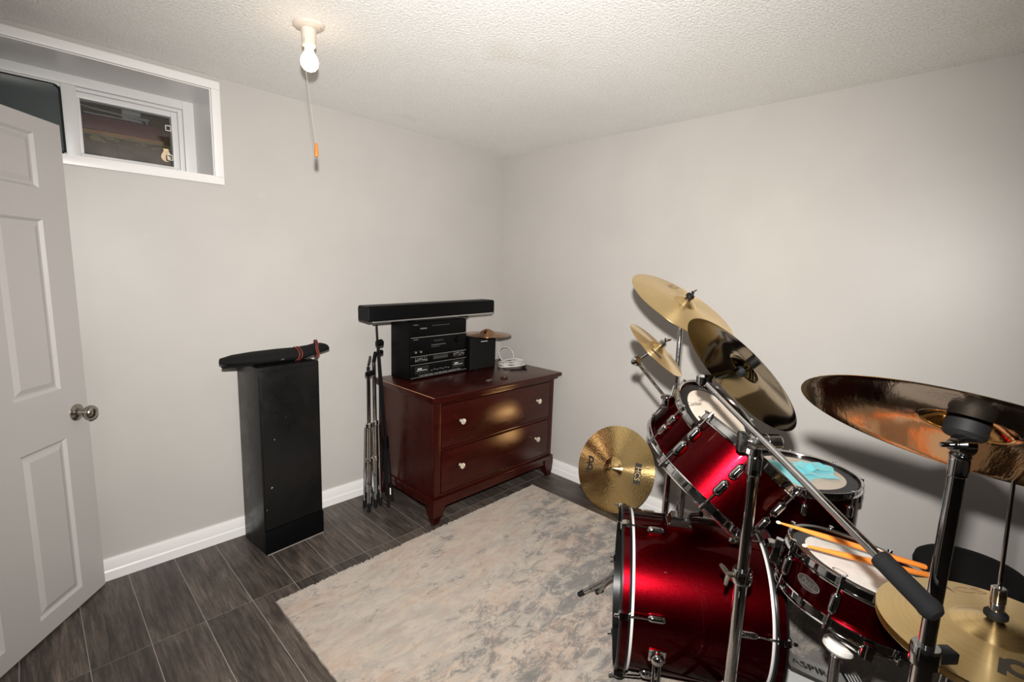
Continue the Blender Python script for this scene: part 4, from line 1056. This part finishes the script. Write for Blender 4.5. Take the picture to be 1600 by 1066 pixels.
# folded chrome cymbal stand
fx, fy_ = -1.205, -.205
fs = thing('folded_chrome_stand', 'folded chrome cymbal stand leaning upright left of the dresser', 'cymbal stand', TR(fx, fy_, 0))
MB().rod((fx, fy_, .10), (fx, fy_, .52), .0125, 16).build('lower_tube', 'chrome', fs, True)
MB().rod((fx, fy_, .50), (fx+.002, fy_+.004, .845), .0105, 16).build('upper_tube', 'chrome', fs, True)
MB().rod((fx, fy_, .845), (fx+.012, fy_, .90), .0075, 12).build('tilter', 'chrome', fs, True)
MB().rod((fx-.022, fy_-.012, .80), (fx+.030, fy_-.012, .808), .0145, 14).build('wing_clamp', 'black_plastic', fs, True)
for z in (.505, .30, .12): MB().rod((fx, fy_, z-.014), (fx, fy_, z+.014), .0195, 16).build('collar', 'chrome', fs, True)
wing_nut(MB(), (fx-.012, fy_-.018, .30), (-.2, -.9, -.2), (.6, 0, -.6), .9).build('wing_nut', 'chrome', fs, True)
for q in range(3):
    a = -2.2+2*PI*q/3; d = Vector((math.cos(a), math.sin(a), 0)); b0 = Vector((fx, fy_, 0)); lm = MB(); sd = Vector((-d.y, d.x, 0))
    for k in (-1, 1): lm.rod(b0+d*.022+sd*k*.006+Vector((0, 0, .49)), b0+d*.034+sd*k*.006+Vector((0, 0, .05)), .0045, 8)
    for k in (-1, 1): lm.rod(b0+d*.020+sd*k*.004+Vector((0, 0, .31)), b0+d*.030+sd*k*.004+Vector((0, 0, .13)), .0032, 8)
    lo_ = lm.build('folded_leg', 'chrome', fs, True)
    MB().rod(b0+d*.034+Vector((0, 0, .056)), b0+d*.036+Vector((0, 0, 0)), .0105, 10, .3).build('rubber_foot', 'rubber', lo_, True)
fx2 = -1.145
fs2 = thing('folded_chrome_stand', 'second folded chrome stand, half hidden between its twin and the black microphone stand', 'cymbal stand', TR(fx2, -.175, 0))
MB().rod((fx2, -.175, .06), (fx2-.01, -.175, .86), .0115, 14).build('tube', 'chrome_worn', fs2, True)
for z in (.50, .285): MB().rod((fx2-.004, -.175, z-.015), (fx2-.004, -.175, z+.015), .018, 14).build('collar', 'chrome', fs2, True)
MB().rod((fx2-.012, -.175, .85), (fx2+.0, -.180, .915), .010, 12).build('tilter', 'black_plastic', fs2, True)
for q in range(3):
    a = -1.3+2*PI*q/3; d = Vector((math.cos(a), math.sin(a), 0)); b0 = Vector((fx2, -.175, 0))
    lo_ = MB().rod(b0+d*.02+Vector((0, 0, .49)), b0+d*.032+Vector((0, 0, .05)), .0055, 8).build('folded_leg', 'chrome_worn', fs2, True)
    MB().rod(b0+d*.032+Vector((0, 0, .055)), b0+d*.034, .010, 10, .3).build('rubber_foot', 'rubber', lo_, True)
# folded black microphone stand
mx, my = -1.100, -.215
ms = thing('folded_microphone_stand', 'folded black microphone stand leaning between the chrome stands and the dresser', 'microphone stand', TR(mx, my, 0))
MB().rod((mx, my, .06), (mx-.035, my+.01, .78), .0085, 12).build('lower_tube', 'black_metal', ms, True)
MB().rod((mx-.035, my+.01, .74), (mx-.050, my+.014, 1.068), .0062, 12).build('upper_tube', 'black_metal', ms, True)
MB().rod((mx-.010, my-.016, .40), (mx-.050, my-.004, .98), .0052, 10).build('boom_rod', 'black_metal', ms, True)
MB().rod((mx-.060, my, .968), (mx-.020, my, .972), .0185, 14).build('boom_clamp', 'black_plastic', ms, True)
MB().rod((mx-.055, my+.004, .915), (mx-.018, my+.004, .917), .0125, 14).build('lock_knob', 'black_plastic', ms, True)
MB().rod((mx-.006, my, .345), (mx-.014, my, .425), .022, .0 if False else 16).build('leg_hub', 'black_plastic', ms, True)
for q in range(3):
    a = -1.9+2*PI*q/3; d = Vector((math.cos(a), math.sin(a), 0)); b0 = Vector((mx, my, 0))
    lo_ = MB().rod(b0+d*.018+Vector((-.008, 0, .36)), b0+d*.040+Vector((0, 0, .045)), .0062, 10).build('folded_leg', 'black_metal', ms, True)
    MB().rod(b0+d*.0395+Vector((0, 0, .055)), b0+d*.043, .0095, 10, .3).build('rubber_foot', 'rubber', lo_, True)
    if q == 0: MB().rod(b0+d*.0385+Vector((.012, -.003, .115)), b0+d*.0405+Vector((.012, -.003, .075)), .0035, 8).build('reflective_tag', 'white_paper', lo_, True)

# ------------------------------------------------------------------ small things on the dresser
cb_ = MB(); pts = []
for i in range(150):
    a = i*.21; r = .085+.016*math.sin(i*.11); pts.append((-.140+r*1.15*math.cos(a), -.290+r*.85*math.sin(a), DZ+.006+.012*(.5+.5*math.sin(i*.37))+.02*(i/150)))
mthing(cb_.tube(pts, .0052, 7), 'coiled_cable', 'white_cable', 'coil of pale translucent cable on the dresser by the corner', 'cable')
cb2 = MB(); pts = []
for i in range(40):
    a = i*.17; pts.append((-.085+.075*math.cos(a)*.95, -.165+.03*math.sin(a), DZ+.060+.052*math.sin(a)))
mthing(cb2.tube(pts, .0048, 7), 'cable_loop', 'white_cable', 'upright loop of pale cable leaning in the corner on the dresser', 'cable')
mthing(MB().tube([(-.250, -.375, DZ+.004), (-.215, -.392, DZ+.004), (-.175, -.398, DZ+.004), (-.152, -.412, DZ+.004), (-.155, -.435, DZ+.004)], .0035, 7), 'black_cable', 'black_plastic', 'short black cable end trailing from the pale coil', 'cable')
mthing(MB().tube([(-.418, -.250, DZ+.075), (-.45, -.262, DZ+.055), (-.475, -.275, DZ+.03), (-.50, -.305, DZ+.004), (-.515, -.315, DZ+.0035)], .003, 7), 'speaker_wire', 'rubber', 'thin black wire hanging down the front of the speaker', 'wire')
ku = thing('metal_trinket', 'small silver metal trinket on the dresser top near the front edge', 'trinket', TR(-.575, -.505, DZ))
MB().box((-.018, -.010, .0003), (.014, .010, .006), RZ(.3), .002).build('trinket_body', 'alu', ku)
MB().tube([(.022+.010*math.cos(a*.5), .006+.010*math.sin(a*.5), .0015) for a in range(13)], .0013, 6).build('split_ring', 'chrome', ku)
mthing(MB().tube([(.022*math.cos(a*.262), .016*math.sin(a*.262), .0045+.002*math.sin(a)) for a in range(25)], .004, 8), 'elastic_band', 'cherry', 'small dark red elastic loop on the dresser top, right of the silver trinket', 'elastic', TR(-.46, -.525, DZ))
